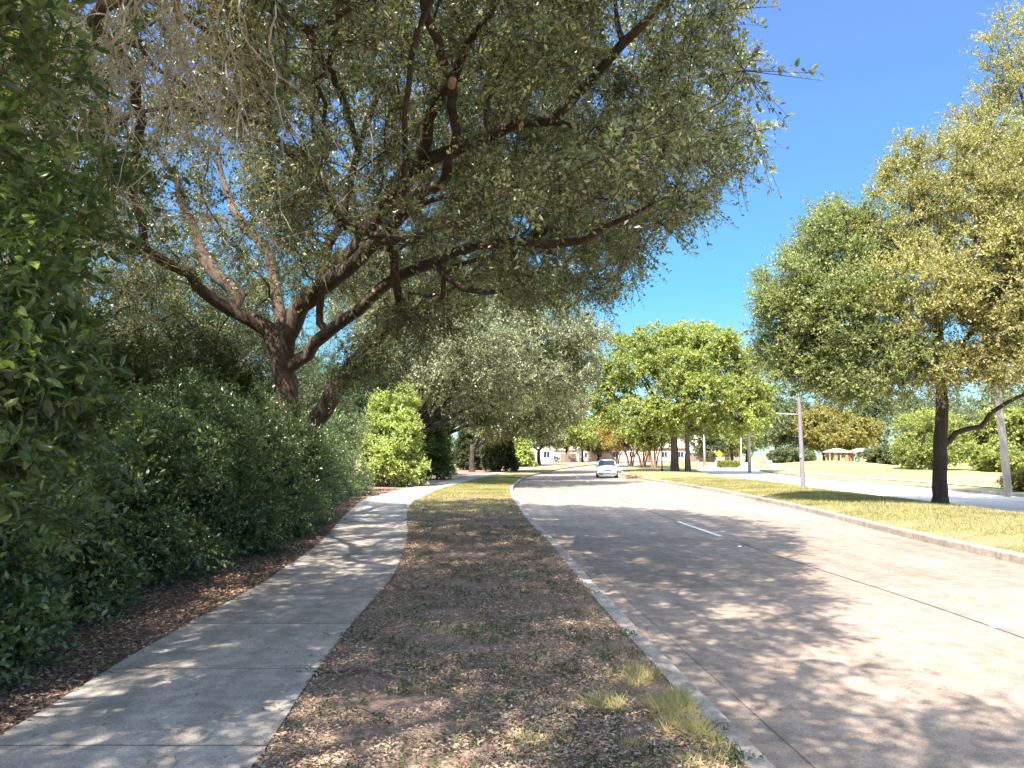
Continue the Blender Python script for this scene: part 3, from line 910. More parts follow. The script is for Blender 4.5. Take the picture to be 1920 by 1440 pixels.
# sunlit verge turf further on, and sparse weeds nearer
turf('grass', 60000, (24, 62), walkR, lambda y: kerbL(y)-KW, M['turf_blade'], 0.07, 0.008, 21, keep=lambda x, y, t, g: g.uniform(0, 1, len(x)) < smooth(18, 32, y)*0.9+0.1, lean=0.7, label='short yellow green grass on the verge past the bare soil')
turf('grass', 150000, (9, 58), lambda y: kerbR(y)+KW, lambda y: farN(y)-KW, M['turf_blade'], 0.06, 0.008, 22, power=0.8, keep=lambda x, y, t, g: patch(x, y, 1.1, 1.0)+0.5*patch(x, y, 3.7, 2.0)+0.25*np.minimum(1, t*4)+g.uniform(-0.45, 0.45, len(x)) > -0.12, zf=berm, label='patchy green and straw grass on the median', grow=0.035)
turf('grass', 110000, (3.3, 24), walkR, lambda y: kerbL(y)-KW, M['straw'], 0.045, 0.004, 23, power=1.6, keep=lambda x, y, t, g: patch(x, y, 2.6, 0.4)+0.45*t+0.35*np.exp(-(y-3)/1.5)-0.02*y+g.uniform(-0.3, 0.3, len(x)) > 0.38, lean=1.6, label='flattened straw coloured grass on the soil verge')
# low weeds: rosettes of small leaves
g = np.random.default_rng(31)
nw = 620
yy = 3.4+24*g.uniform(0, 1, nw)**1.5; tt = g.uniform(0, 1, nw)
xx = walkR(yy)*(1-tt)+(kerbL(yy)-KW)*tt
k = patch(xx, yy, 1.7, 2.2)+g.uniform(-0.3, 0.3, nw)+0.3*tt > 0.05
xx, yy = xx[k], yy[k]
O = np.stack([xx, yy, np.full(len(xx), 0.005)], -1)
O = np.repeat(O, 9, 0)+np.stack([g.normal(size=len(xx)*9)*0.07, g.normal(size=len(xx)*9)*0.07, np.zeros(len(xx)*9)], -1)
D = norm(rand_dir(len(O), g)*np.array([1, 1, 0.3])+np.array([0, 0, 0.45]))
pos, fwd, nr, L, W, e = sprays(O, D, 0.07, 6, 0.026, 0.4, g)
V, li, ls = leaf_geometry(pos, fwd, nr, L, W, 'small')
tag(mesh_np('weeds', V, li, ls, M['weed']), 'low green weeds growing through the leaf litter of the verge', 'weeds', None, 'stuff')
# tufts along the kerb
def clump(cx, cy, r, n, h, mat, seed, label, lean=0.45, zb=0.0):
    g = np.random.default_rng(seed)
    a = g.uniform(0, 2*math.pi, n); q = r*np.sqrt(g.uniform(0, 1, n))
    sc = g.normal(size=(5, 2))*r*(0.75 if n > 1400 else 0.3); k = g.integers(0, 5, n)
    q = q*0.6
    x = q*np.cos(a)+sc[k, 0]; y = q*np.sin(a)+sc[k, 1]
    ok_ = (cx+x) < kerbL(cy+y)-KW-0.02
    x, y = x[ok_], y[ok_]; n = len(x)
    f = np.stack([x/r*0.4+g.normal(size=n)*lean, y/r*0.6+g.normal(size=n)*lean, np.ones(n)], -1)
    nr = np.stack([g.normal(size=n), g.normal(size=n), np.full(n, 0.6)], -1)
    hh = h*g.uniform(0.45, 1.2, n)
    V, li, ls = leaf_geometry(np.stack([x, y, np.full(n, -0.01)], -1), f, nr, hh, g.uniform(0.003, 0.007, n), 'blade2')
    o = mesh_np('grass_clump', V, li, ls, mat)
    o.location = (cx, cy, zb)
    tag(o, label, 'grass clump', 'grass clumps along the kerb')
for (px, py, r_, n_, h_, m_, lab) in [
    (1250, 1325, 0.21, 3000, 0.13, 'dry_grass', 'tall sunlit golden grass clump leaning over the left kerb'),
    (1380, 1425, 0.22, 1500, 0.09, 'dry_grass', 'low yellow green grass clump beside the kerb nearest the camera'),
    (1092, 1150, 0.26, 800, 0.08, 'straw', 'short faded grass clump beside the kerb, farthest of the clumps'),
    (1160, 1225, 0.24, 800, 0.09, 'straw', 'sparse faded grass clump just past the tall golden clump'),
    (1300, 1372, 0.14, 1100, 0.12, 'dry_grass', 'ragged golden clump between the tall clump and the nearest one'),
    (1215, 1272, 0.16, 900, 0.10, 'dry_grass', 'low golden clump on the far side of the tall golden clump'),
    (1190, 1400, 0.13, 700, 0.08, 'straw', 'faded clump standing away from the kerb near the bottom edge'),
    (1060, 1330, 0.10, 420, 0.07, 'straw', 'thin faded clump in the litter left of the tall golden clump'),
    (985, 1390, 0.10, 300, 0.07, 'dry_grass', 'small green tuft in the middle of the soil verge')]:
    c1 = gp(px, py); clump(c1[0], c1[1], r_, n_, h_, M[m_], 41+px, lab, lean=0.75)

# fallen sticks
def stick(px, py, ln, ang, label, seed):
    g = np.random.default_rng(seed)
    x, y = gp(px, py)
    mb = MB(); n = 6
    pts = [(ln*(i/(n-1)-0.5)*math.cos(ang)+g.normal()*0.012, ln*(i/(n-1)-0.5)*math.sin(ang)+g.normal()*0.012, 0.012+abs(g.normal())*0.006) for i in range(n)]
    mb.tube(pts, [0.007-0.0008*i for i in range(n)], 6)
    b = pts[3]; mb.tube([b, (b[0]+0.06*math.cos(ang+0.8), b[1]+0.06*math.sin(ang+0.8), b[2]+0.02)], [0.004, 0.002], 5)
    o = mb.build('stick', M['dark_bark'], smooth_faces=True); o.location = (x, y, 0.004)
    tag(o, label, 'stick', 'fallen sticks on the verge')
stick(640, 1265, 0.34, 0.2, 'dark fallen stick by the edge of the concrete path', 51)
stick(700, 1345, 0.42, 2.3, 'forked fallen stick lying on the near soil verge', 52)
stick(770, 1255, 0.30, -0.6, 'thin fallen stick in the middle of the verge', 53)
stick(1300, 1405, 0.5, 0.1, 'pale fallen stick between the grass clumps near the kerb', 54)
stick(445, 1105, 0.45, 0.15, 'straight fallen stick in the leaves between hedge and path', 55)

# ------------------------------------------------------------------ tree A: big live oak over the path
def tree_live_oak():
    g = np.random.default_rng(101)
    root = empty('live_oak', (0, 0, 0), 0, 'huge live oak with forked brown limbs arching over path and road', 'tree')
    base = at(556, 950, 20.0); base[2] = -0.1
    s = Skeleton(60000)
    B = lambda l: [at(*p) for p in l]
    s.limb([base]+B([(545,860,20),(542,780,20),(536,720,20),(529,668,20)]), [0.40,0.33,0.29,0.28,0.29], g, 0.4, 0.02, root=True)
    # second stem from the foot, leaning right
    s.limb([base+np.array([0.1, 0.05, 0.3])]+B([(566,850,19.8),(607,765,19.4),(645,709,19),(705,637,18.4),(760,590,17.6),(830,560,16.6)]), [0.27,0.26,0.23,0.21,0.17,0.12,0.06], g, 0.5, 0.03)
    # left limbs
    s.limb(B([(529,668,20),(502,619,20),(442,585,19.6),(397,562,19.2),(356,517,18.6),(330,500,18),(280,480,17),(200,440,15.5),(90,400,14)]), [0.24,0.23,0.19,0.155,0.14,0.12,0.11,0.08,0.04], g, 0.5, 0.03)
    s.limb(B([(442,585,19.6),(450,555,19.6),(405,514,19.8),(386,484,20),(364,435,20),(330,340,19.6),(280,250,19)]), [0.18,0.19,0.19,0.175,0.14,0.10,0.05], g, 0.5, 0.03)
    # upward limbs
    s.limb(B([(529,668,20),(528,610,20.3),(517,529,20.8),(502,480,21),(484,446,21.2),(450,412,21.5),(420,340,22),(400,240,22)]), [0.2,0.17,0.15,0.15,0.14,0.13,0.09,0.04], g, 0.5, 0.03)
    s.limb(B([(529,668,20),(551,600,19.8),(566,570,19.6),(600,540,19.2),(615,461,19.5),(634,431,19.6),(645,397,19.5),(672,280,19),(712,170,18),(740,90,17)]), [0.25,0.24,0.22,0.18,0.12,0.11,0.10,0.09,0.08,0.04], g, 0.5, 0.03)
    # the thick limb rising right
    s.limb(B([(566,570,19.6),(615,532,19),(660,480,18.2),(709,409,17.2),(742,350,16.3),(783,295,15.4),(808,221,14.6),(829,175,14),(870,100,13),(930,20,12)]), [0.24,0.23,0.215,0.20,0.18,0.14,0.12,0.11,0.08,0.04], g, 0.5, 0.03)
    s.limb(B([(742,350,16.3),(783,312,15.6),(837,287,15),(887,267,14.4),(933,246,14),(971,233,13.6),(1033,222,13.2),(1058,196,12.8),(1096,162,12.3),(1133,117,11.7),(1162,80,11.3),(1200,50,11),(1250,0,10.5),(1300,-70,10)]), [0.15,0.145,0.13,0.12,0.11,0.10,0.095,0.085,0.08,0.075,0.07,0.065,0.06,0.03], g, 0.45, 0.02)
    s.limb(B([(1162,80,11.3),(1158,40,11.2),(1150,-30,11)]), [0.045,0.04,0.02], g, 0.4, 0.02)
    s.limb(B([(1033,222,13.2),(1080,240,13),(1120,265,12.8),(1160,288,12.4),(1200,262,12),(1255,238,11.6)]), [0.05,0.05,0.045,0.04,0.035,0.02], g, 0.4, 0.02)
    # parallel lower limb, then the one that turns up to the stub
    s.limb(B([(615,532,19),(650,510,18.2),(700,454,17),(754,400,16),(790,360,15.3),(829,346,14.8),(838,300,14),(854,250,13.4),(848,200,13),(846,154,12.6),(829,104,12),(808,54,11.2),(796,0,10.4),(780,-80,9.6)]), [0.19,0.17,0.16,0.14,0.12,0.10,0.085,0.08,0.08,0.08,0.075,0.07,0.065,0.05], g, 0.4, 0.02)
    s.limb(B([(754,400,16),(810,372,15.6),(870,365,15),(905,362,14.5),(950,345,14)]), [0.06,0.055,0.05,0.04,0.02], g, 0.4, 0.02)
    # long low limb out to the right
    s.limb(B([(560,690,20),(590,645,19.6),(615,622,19.2),(671,581,18.4),(709,544,17.8),(765,510,17),(817,490,16.3),(867,467,15.7),(917,456,15.2),(983,454,14.8),(1054,454,14.3),(1100,450,13.9),(1137,425,13.5),(1179,404,13),(1230,380,12.6)]), [0.17,0.165,0.155,0.145,0.135,0.125,0.115,0.105,0.10,0.09,0.085,0.075,0.06,0.045,0.02], g, 0.45, 0.02)
    s.limb(B([(817,490,16.3),(840,522,16.2),(870,540,16),(908,548,15.8),(950,545,15.5),(1010,530,15)]), [0.07,0.065,0.06,0.055,0.045,0.02], g, 0.4, 0.02)
    s.limb(B([(600,630,19.4),(598,580,19),(600,540,18.8),(640,500,18.6),(700,470,18.4),(780,440,18)]), [0.10,0.09,0.08,0.07,0.05,0.03], g, 0.4, 0.02)
    # limbs overhead, top left
    s.limb(B([(280,480,17),(250,360,14),(262,250,11.5),(240,120,9.5),(170,40,8.2),(240,-10,7.6),(330,-80,7)]), [0.09,0.08,0.075,0.07,0.065,0.06,0.04], g, 0.4, 0.02)
    s.limb(B([(672,280,19),(640,180,15),(600,100,12),(580,62,10.5),(520,25,10),(470,-10,9.6),(420,-90,9)]), [0.08,0.07,0.065,0.06,0.055,0.05,0.03], g, 0.4, 0.02)
    s.limb(B([(580,62,10.5),(630,38,10),(690,-5,9.4),(760,-80,8.6)]), [0.05,0.045,0.04,0.02], g, 0.4, 0.02)
    # crown volume
    n = 130000
    P = np.stack([g.uniform(-12, 4.9, n), g.uniform(-0.5, 26.5, n), g.uniform(3.2, 11.5, n)], -1)
    dx = (P[:, 0]+3.2)/9.0; dy = (P[:, 1]-13.2)/13.4
    q = np.clip(1-dx**2-dy**2, 0, 1)
    ztop = 4.6+7.2*np.sqrt(q); zlow = 4.2 + 0.8*np.sin(P[:, 0]*0.9)*np.cos(P[:, 1]*0.7) + 1.4*np.exp(-((P[:,0]+4)/4)**2-((P[:,1]-16)/6)**2)
    keep = (q > 0) & (P[:, 2] < ztop) & (P[:, 2] > zlow)
    keep &= (P[:, 1] > 6.2) | (P[:, 2] > 5.4)
    # clear of the outline seen against the sky
    u, v = proj(P)
    vv = np.array([-4000, -200, 0, 60, 150, 200, 290, 350, 395, 430, 470, 560, 600, 640, 760])
    uu = np.array([1460, 1400, 1395, 1405, 1412, 1432, 1400, 1375, 1345, 1260, 1200, 1190, 1130, 880, 760])
    lim = np.interp(v, vv, uu) + 22*np.sin(v*0.11)+12*np.sin(v*0.29) - 25
    keep &= (u < lim)
    keep &= ~((v > 560) & (u > 560))
    keep &= ~((v > 640))
    # open windows of sky between the limbs
    dens = 0.5+0.5*np.sin(P[:,0]*1.9+1)*np.sin(P[:,1]*1.6+2)*np.sin(P[:,2]*2.3)
    shell = (ztop-P[:, 2]) < 2.6
    dens = dens*1.25+0.12
    keep &= (g.uniform(0, 1, n) < np.clip(dens, 0, 1)**1.6+0.06) & (shell | (g.uniform(0, 1, n) < 0.8))
    P = P[keep]
    # leaves sit above and around the limbs rather than hanging in front of them
    ln = np.arange(s.n)[s.rmin[:s.n] > 0.055]
    lu, lv = proj(s.P[ln]); ld = s.P[ln, 1]
    u, v = proj(P)
    drop = np.zeros(len(P), bool)
    for a_, b_, d_ in zip(lu, lv, ld):
        drop |= (np.hypot(u-a_, v-b_) < 620/np.maximum(P[:, 1], 4)) & (P[:, 1] < d_+0.4)
    P = P[~(drop & (g.uniform(0, 1, len(P)) < 0.88))]
    P = P[(P[:, 0] > -1.5) | (g.uniform(0, 1, len(P)) < 0.72)]
    P = clumpy(P[:7600], g, 3900, 0.9, 1.5)
    sp_ = [(*at(a_, b_, c_), d_, d_, e_) for a_, b_, c_, d_, e_ in [(720,610,17,1.0,.7),(700,680,18.5,1.0,.7),(780,590,16.5,1.0,.5),(640,690,18.6,.6,.5),(840,580,16.5,.9,.4)]]
    P = np.vstack([P, blob_points(sp_, 60, g, 0.5)])
    up_ = np.stack([g.uniform(-4, 4.3, 5000), g.uniform(4, 22, 5000), g.uniform(8.4, 11.3, 5000)], -1)
    qq = np.clip(1-((up_[:, 0]+3.2)/9.0)**2-((up_[:, 1]-13.2)/13.4)**2, 0, 1)
    u, v = proj(up_)
    up_ = up_[(up_[:, 2] < 4.6+7.4*np.sqrt(qq)) & (u < np.interp(v, vv, uu)-150)]
    P = np.vstack([P, up_[:560]])
    tips = s.grow(P, g, 0.32, 0.6, minh=3.4)
    R = s.radii(0.006, 2.3)
    m = s.rmin[:s.n] > 0
    V, Fq = s.mesh(R, g, rough=0.07, flare=0.3)
    c = np.array([-3.5, 15, 6.0])
    fo, (a, b) = build_foliage('crown', P, norm(P-c), M['oak_leaf'], root, g, nspray=12, length=0.56, per=15, size=0.073, aspect=0.48, templ='small', sag=0.3, up=0.7, out_bias=0.3, upbias=-0.05)
    ex = twig_mesh(a, b, 0.005, 0.002, g)
    wood('trunk', V, Fq, M['oak_bark'], root, ex)
    # pale saw cuts
    cm = MB()
    for (px, py, d, r, dr) in [(848,153,12.35,0.065,(0.2,-1,0.1)), (829,350,14.6,0.06,(0.1,-1,-0.5)), (978,234,13.4,0.035,(0.2,-1,-0.1)), (1158,289,12.2,0.04,(-0.2,-1,-0.2)), (700,545,17.6,0.05,(0.2,-1,0.1))]:
        p = at(px, py, d); dd = np.array(dr, float); dd /= np.linalg.norm(dd)
        MB().tube([p-dd*0.12, p+dd*0.05], [r*1.05, r], 12).build('saw_cut', M['cut_wood'], root)
    # dead twigs hanging in the upper left
    g = np.random.default_rng(77)
    A = []; Bp = []; R0 = []
    for i in range(92):
        p = at(g.normal(320, 100), g.uniform(-90, 140), g.uniform(4.4, 6.6))
        d = np.array([g.normal()*0.35, g.normal()*0.3, -1.0])
        L = g.uniform(10, 26)
        for j in range(int(L)):
            d = norm(d + g.normal(size=3)*0.28 + np.array([0, 0, -0.12]))
            q = p + d*0.075
            A.append(p); Bp.append(q); R0.append(0.0055*(1-j/L)+0.0018)
            if g.uniform() < 0.35:
                e = norm(d+g.normal(size=3)*0.9)
                p2 = p
                for k in range(g.integers(2, 6)):
                    q2 = p2+e*0.06; A.append(p2); Bp.append(q2); R0.append(0.0017); p2 = q2
                    e = norm(e+g.normal(size=3)*0.35+np.array([0, 0, -0.1]))
            p = q
    A = np.array(A); Bp = np.array(Bp)
    V, Fq = [], []
    R0 = np.array(R0)[:, None]
    v_, f_ = twig_mesh(A, Bp+norm(Bp-A)*0.003, R0, R0*0.92, g)
    mesh_np('dead_twigs', v_, f_.ravel(), np.arange(len(f_))*4, M['dead_twig'], root)
    # the same kind of bare twiggery inside the crown further back
    A = []; Bp = []; R0 = []
    for i in range(150):
        p = at(g.uniform(40, 700), g.uniform(60, 520), g.uniform(8, 14))
        d = norm(np.array([g.normal()*0.8, g.normal()*0.6, g.normal()*0.4-0.2]))
        for j in range(int(g.uniform(6, 16))):
            d = norm(d + g.normal(size=3)*0.25 + np.array([0, 0, -0.06]))
            q = p+d*0.12; A.append(p); Bp.append(q); R0.append(0.006*(1-j/18))
            if g.uniform() < 0.4:
                e = norm(d+g.normal(size=3)*0.8); A.append(p); Bp.append(p+e*0.3); R0.append(0.003)
            p = q
    R0 = np.array(R0)[:, None]
    v_, f_ = twig_mesh(np.array(A), np.array(Bp), R0, R0*0.8, g)
    mesh_np('bare_twigs', v_, f_.ravel(), np.arange(len(f_))*4, M['dead_twig'], root)
tree_live_oak()

# ------------------------------------------------------------------ more oaks along the left side
def oak_row(loc, blobs, seed, label, ntips, size, leaf='oak2_leaf', stems=None, trunk_h=2.6, r=0.3, ns=9, per=12, length=0.9):
    return auto_tree('live_oak', label, 'tree', 'live oaks along the left side of the road', loc, trunk_h, r, blobs, ntips, leaf, 'dark_bark', seed,
        dict(nspray=ns, length=length, per=per, size=size, aspect=0.55, sag=0.25, up=0.6, out_bias=0.4, upbias=0.0), nlimbs=7, stems=stems)
def P3(px, py, y, base):   # helper: crown lump position relative to a base
    p = at(px, py, y); return p - np.array([base[0], base[1], 0])
def lumps(base, spec):
    out = []
    for (px, py, y, rx, ry, rz) in spec:
        p = P3(px, py, y, base); out.append((p[0], p[1], p[2], rx, ry, rz))
    return out
b2 = (-6.8, 49.0, 0)
oak_row(b2, lumps(b2, [(820,600,47,3.6,3.5,2.6),(820,690,47,2.8,3,2.0),(740,560,49,3.2,3.0,2.6),(900,550,50,2.6,3,1.6),(1000,570,49,2.2,2.6,1.4),(930,590,47,3.2,3.2,2.4),(1020,610,48,2.9,3.2,2.4),(1080,650,49,2.0,2.6,2.2),(1050,700,49,2.4,3,2.0),(960,690,46,3.0,3.0,2.2),(860,700,46,2.8,3,2.2),(760,640,48,3.2,3.2,2.6),(700,560,50,3.5,3.2,3.0),(900,640,43,3,2.6,2.4),(800,530,50,3,3,2.4),(1110,620,50,1.3,1.6,1.2)]),
        201, 'silvery green live oak leaning over the road behind the nearest oak', 1800, 0.13)
b3 = (-7.0, 63.0, 0)
oak_row(b3, lumps(b3, [(960,760,60,3.4,3.4,1.7),(1040,750,61,2.6,3.2,1.8),(880,750,60,3.2,3.2,2.0),(1010,700,64,3.4,3.4,2.4),(900,690,64,3.2,3.2,2.6),(1060,690,66,2.2,3,2.0),(820,730,62,3.2,3,2.4)]),
        202, 'dark live oak with low flat branches, second behind the leaning silvery one', 1200, 0.16, leaf='oak_leaf')
b4 = (-4.2, 82.0, 0.1)
oak_row(b4, lumps(b4, [(1000,790,80,3.6,3.6,1.7),(1050,770,82,2.6,3.2,1.9),(940,790,80,3.2,3.2,1.8),(980,750,84,3.2,3.2,2.2),(1050,740,86,2.0,3,1.6)]),
        203, 'farthest of the dark oaks on the left kerb, crown low over the path', 800, 0.2, leaf='oak_leaf')

# the oak standing beside the photographer, whose crown shades path and verge
def near_oak():
    g = np.random.default_rng(150)
    base = (-7.2, -3.0, 0)
    bl = [(-2.6,0.4,7.2,3.2,2.8,1.6),(1.0,-0.9,7.4,2.4,1.4,1.1),(-5.2,1.5,7.4,2.6,2.8,1.5),(-2.6,3.2,7.6,2.2,2.2,1.3),(-4.0,4.2,7.6,2.6,2.4,1.4),(1.6,-2.4,7.2,3.0,2.4,1.4),(-1.5,-3.4,7.4,3.2,2.8,1.6),(-5.5,-2.6,7.2,3.0,2.8,1.6)]
    bl = [(a+7.2, b+3.0, c, d, e, f) for a, b, c, d, e, f in bl]
    auto_tree('live_oak', 'live oak standing beside the viewpoint whose crown shades the near path', 'tree', None, base, 3.0, 0.3, bl, 950, 'oak_leaf', 'oak_bark', 151,
        dict(nspray=9, length=0.7, per=13, size=0.085, aspect=0.5, sag=0.2, up=0.6, out_bias=0.3, upbias=0.0), nlimbs=9)
near_oak()

# trees behind the hedge
LK = dict(nspray=7, length=0.7, per=11, size=0.095, aspect=0.55, sag=0.2, up=0.6, out_bias=0.3, upbias=0.05)
def thicket(loc, R, H, zc, seed, label, nt=620, r=0.16, leaf='thicket_leaf'):
    g = np.random.default_rng(seed)
    auto_tree('broadleaf_tree', label, 'tree', 'dark trees behind the hedge', loc, zc*0.45, r, lumpy((0, 0, zc), R, H, 12, g), nt, leaf, 'dark_bark', seed, LK, nlimbs=6)
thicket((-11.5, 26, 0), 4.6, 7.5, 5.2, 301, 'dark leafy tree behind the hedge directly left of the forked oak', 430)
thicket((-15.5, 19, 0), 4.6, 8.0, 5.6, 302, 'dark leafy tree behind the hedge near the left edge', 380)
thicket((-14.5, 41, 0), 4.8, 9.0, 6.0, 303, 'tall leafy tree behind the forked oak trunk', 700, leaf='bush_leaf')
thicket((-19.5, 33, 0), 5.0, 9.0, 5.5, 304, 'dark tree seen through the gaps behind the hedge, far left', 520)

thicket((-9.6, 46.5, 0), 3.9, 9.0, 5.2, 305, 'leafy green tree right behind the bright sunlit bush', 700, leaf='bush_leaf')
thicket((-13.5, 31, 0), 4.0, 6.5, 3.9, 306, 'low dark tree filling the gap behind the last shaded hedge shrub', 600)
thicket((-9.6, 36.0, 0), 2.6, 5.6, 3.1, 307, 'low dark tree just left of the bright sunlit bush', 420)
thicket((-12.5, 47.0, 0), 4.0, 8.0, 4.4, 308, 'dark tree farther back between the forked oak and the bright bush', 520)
# ------------------------------------------------------------------ hedge shrubs beside the path
HK = dict(nspray=5, length=0.32, per=11, size=0.064, aspect=0.46, templ='oval', sag=0.12, up=0.6, out_bias=0.9, upbias=0.35, spread=0.8)
def hedge_shrub(x, y, h, r, seed, label, norg=1500, kw=HK, leaf='hedge_leaf'):
    g = np.random.default_rng(seed)
    bl = []
    for i in range(11):
        a = i*2.4; q = r*0.55*math.sqrt((i+0.5)/11); z = h*(0.25+0.5*g.uniform(0, 1))
        if i % 3 == 0: z += h*g.uniform(0.0, 0.22)
        bl.append((q*math.cos(a), q*math.sin(a)*1.15, z, r*0.55*g.uniform(.8, 1.15), r*0.6*g.uniform(.8, 1.15), h*0.28*g.uniform(.8, 1.2)))
    for i in range(5):
        a = -1.2+i*0.6 + g.normal()*0.1
        bl.append((r*0.62*math.cos(a), r*0.62*math.sin(a), h*0.16, r*0.42, r*0.45, h*0.17))
    shrub('hedge_shrub', label, 'shrub', 'evergreen shrubs of the hedge beside the path', (x, y, 0), bl, norg, leaf, seed, kw, shoots=240)
hs = [(-4.95, 5.7, 2.1, 1.45, 'nearest dark evergreen shrub of the hedge, spilling toward the path at the left edge'),
      (-5.6, 8.0, 2.3, 1.5, 'dense evergreen hedge shrub just past the nearest one, ending above bare leaf litter'),
      (-5.75, 10.6, 2.3, 1.65, 'evergreen hedge shrub set back behind the widest patch of leaf litter'),
      (-5.6, 13.2, 2.7, 1.55, 'evergreen hedge shrub below the dark trees, fourth from the camera'),
      (-5.7, 16.2, 2.9, 1.55, 'evergreen hedge shrub just before the forked oak'),
      (-5.9, 18.7, 2.5, 1.45, 'evergreen hedge shrub at the foot of the forked oak'),
      (-7.0, 21.6, 3.2, 1.7, 'evergreen hedge shrub just past the foot of the forked oak'),
      (-7.5, 25.0, 2.8, 1.8, 'evergreen hedge shrub where the path starts to bend left'),
      (-7.9, 29.0, 3.0, 2.0, 'shaded hedge shrub at the widest part of the path bend'),
      (-7.9, 33.0, 3.6, 1.9, 'last shaded hedge shrub before the bright sunlit bush')]
for i, (x, y, h, r, lab) in enumerate(hs):
    hedge_shrub(x, y, h, r, 400+i, lab, norg=1700 if i < 4 else 1150, kw=HK if i < 3 else dict(HK, size=0.072, templ='small', per=9, length=0.36))
# second rank filling behind
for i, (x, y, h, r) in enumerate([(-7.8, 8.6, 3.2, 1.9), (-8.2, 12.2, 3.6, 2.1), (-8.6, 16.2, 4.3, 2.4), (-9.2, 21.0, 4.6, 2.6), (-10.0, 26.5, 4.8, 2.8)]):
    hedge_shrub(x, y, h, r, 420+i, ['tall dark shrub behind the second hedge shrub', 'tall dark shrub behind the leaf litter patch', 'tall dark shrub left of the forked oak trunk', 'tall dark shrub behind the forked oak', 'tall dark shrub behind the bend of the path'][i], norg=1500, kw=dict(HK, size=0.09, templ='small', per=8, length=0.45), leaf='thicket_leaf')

# privet with larger leaves reaching in at the left edge
def privet():
    g = np.random.default_rng(500)
    root = empty('privet', (-3.9, 4.1, 0), 0, 'large leaved privet reaching in from the left edge above the hedge', 'shrub')
    bl = []
    off = np.array([-3.9, 4.1, 0])
    for (px, py, d, r) in [(50,700,4.3,.38),(0,600,4.1,.36),(100,800,4.6,.36),(20,880,4.5,.38),(-60,740,4.0,.5),(130,700,4.9,.24),(-50,480,3.9,.36),(40,430,4.6,.30),(130,390,5.0,.28),(215,335,5.4,.22),(40,320,4.8,.24),(-60,230,4.0,.3),(30,110,3.6,.20),(95,160,3.9,.14),(-40,20,3.4,.3),(-80,340,4.1,.4),(70,540,4.8,.26)]:
        p = at(px, py, d)-off; bl.append((p[0], p[1], p[2], r, r*1.1, r*0.9))
    P = blob_points(bl, 560, g, 0.4)
    out = norm(np.array([0.9, -0.3, 0.1])+np.zeros_like(P))
    fo, (a, b) = build_foliage('foliage', P, out, M['privet_leaf'], root, g, nspray=2, length=0.30, per=9, size=0.072, aspect=0.46, templ='broad', sag=0.25, up=0.9, out_bias=0.8, upbias=0.05, spread=0.75)
    s = Skeleton(8000)
    for k in range(7):
        q = g.normal(size=2)*0.12; e = np.array(bl[k*2][:3])
        s.limb([(-0.6+q[0], q[1], -0.1), (-0.7+q[0]*2, q[1]*2, 1.2), (e[0]*0.7-0.3, e[1]*0.7, e[2]*0.75), e], [0.03, 0.025, 0.016, 0.007], g, 0.3, 0.02, root=True)
    s.grow(P[:450], g, 0.2, 0.3)
    V, Fq = s.mesh(s.radii(0.003, 2.5), g)
    wood('stems', V, Fq, M['grey_bark'], root, twig_mesh(a, b, 0.0028, 0.0015, g))
privet()

# sunlit bush and the bushes after it
BK = dict(nspray=6, length=0.55, per=10, size=0.12, aspect=0.6, sag=0.1, up=0.6, out_bias=0.7, upbias=0.6, spread=0.8)
def bush(px0, px1, ytop, ybase, label, leaf, seed, norg=700, kw=BK, d=None):
    cx, cy = gp((px0+px1)/2, ybase) if d is None else (at((px0+px1)/2, 860, d)[0], d)
    w = (px1-px0)/F*cy/2; h = (at(960, ytop, cy)[2]) - float(rise(cy))
    cy2 = cy + w*0.8
    g = np.random.default_rng(seed)
    bl = [(0, 0, h*0.42, w*0.8, w*0.8, h*0.38)]
    for i in range(9):
        a = i*2.4; q = w*0.6
        z = h*(0.15+0.62*(i/8.0)); q *= (1-0.45*i/8)
        bl.append((q*math.cos(a), q*math.sin(a), z, w*0.45, w*0.45, h*0.2))
    shrub('bush', label, 'bush', None, (cx, cy2, float(rise(cy2))), bl, norg, leaf, seed, kw, twigs=True)
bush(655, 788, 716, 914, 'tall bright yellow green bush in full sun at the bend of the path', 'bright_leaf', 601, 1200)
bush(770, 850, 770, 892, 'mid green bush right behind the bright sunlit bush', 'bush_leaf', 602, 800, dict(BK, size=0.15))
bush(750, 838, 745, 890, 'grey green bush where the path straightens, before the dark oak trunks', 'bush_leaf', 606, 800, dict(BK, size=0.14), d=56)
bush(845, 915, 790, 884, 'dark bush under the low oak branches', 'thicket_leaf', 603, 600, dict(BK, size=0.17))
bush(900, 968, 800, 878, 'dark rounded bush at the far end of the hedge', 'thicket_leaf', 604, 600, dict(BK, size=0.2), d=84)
bush(955, 1002, 818, 868, 'small lime green bush glowing beyond the dark hedge', 'bright_leaf', 605, 450, dict(BK, size=0.24), d=108)

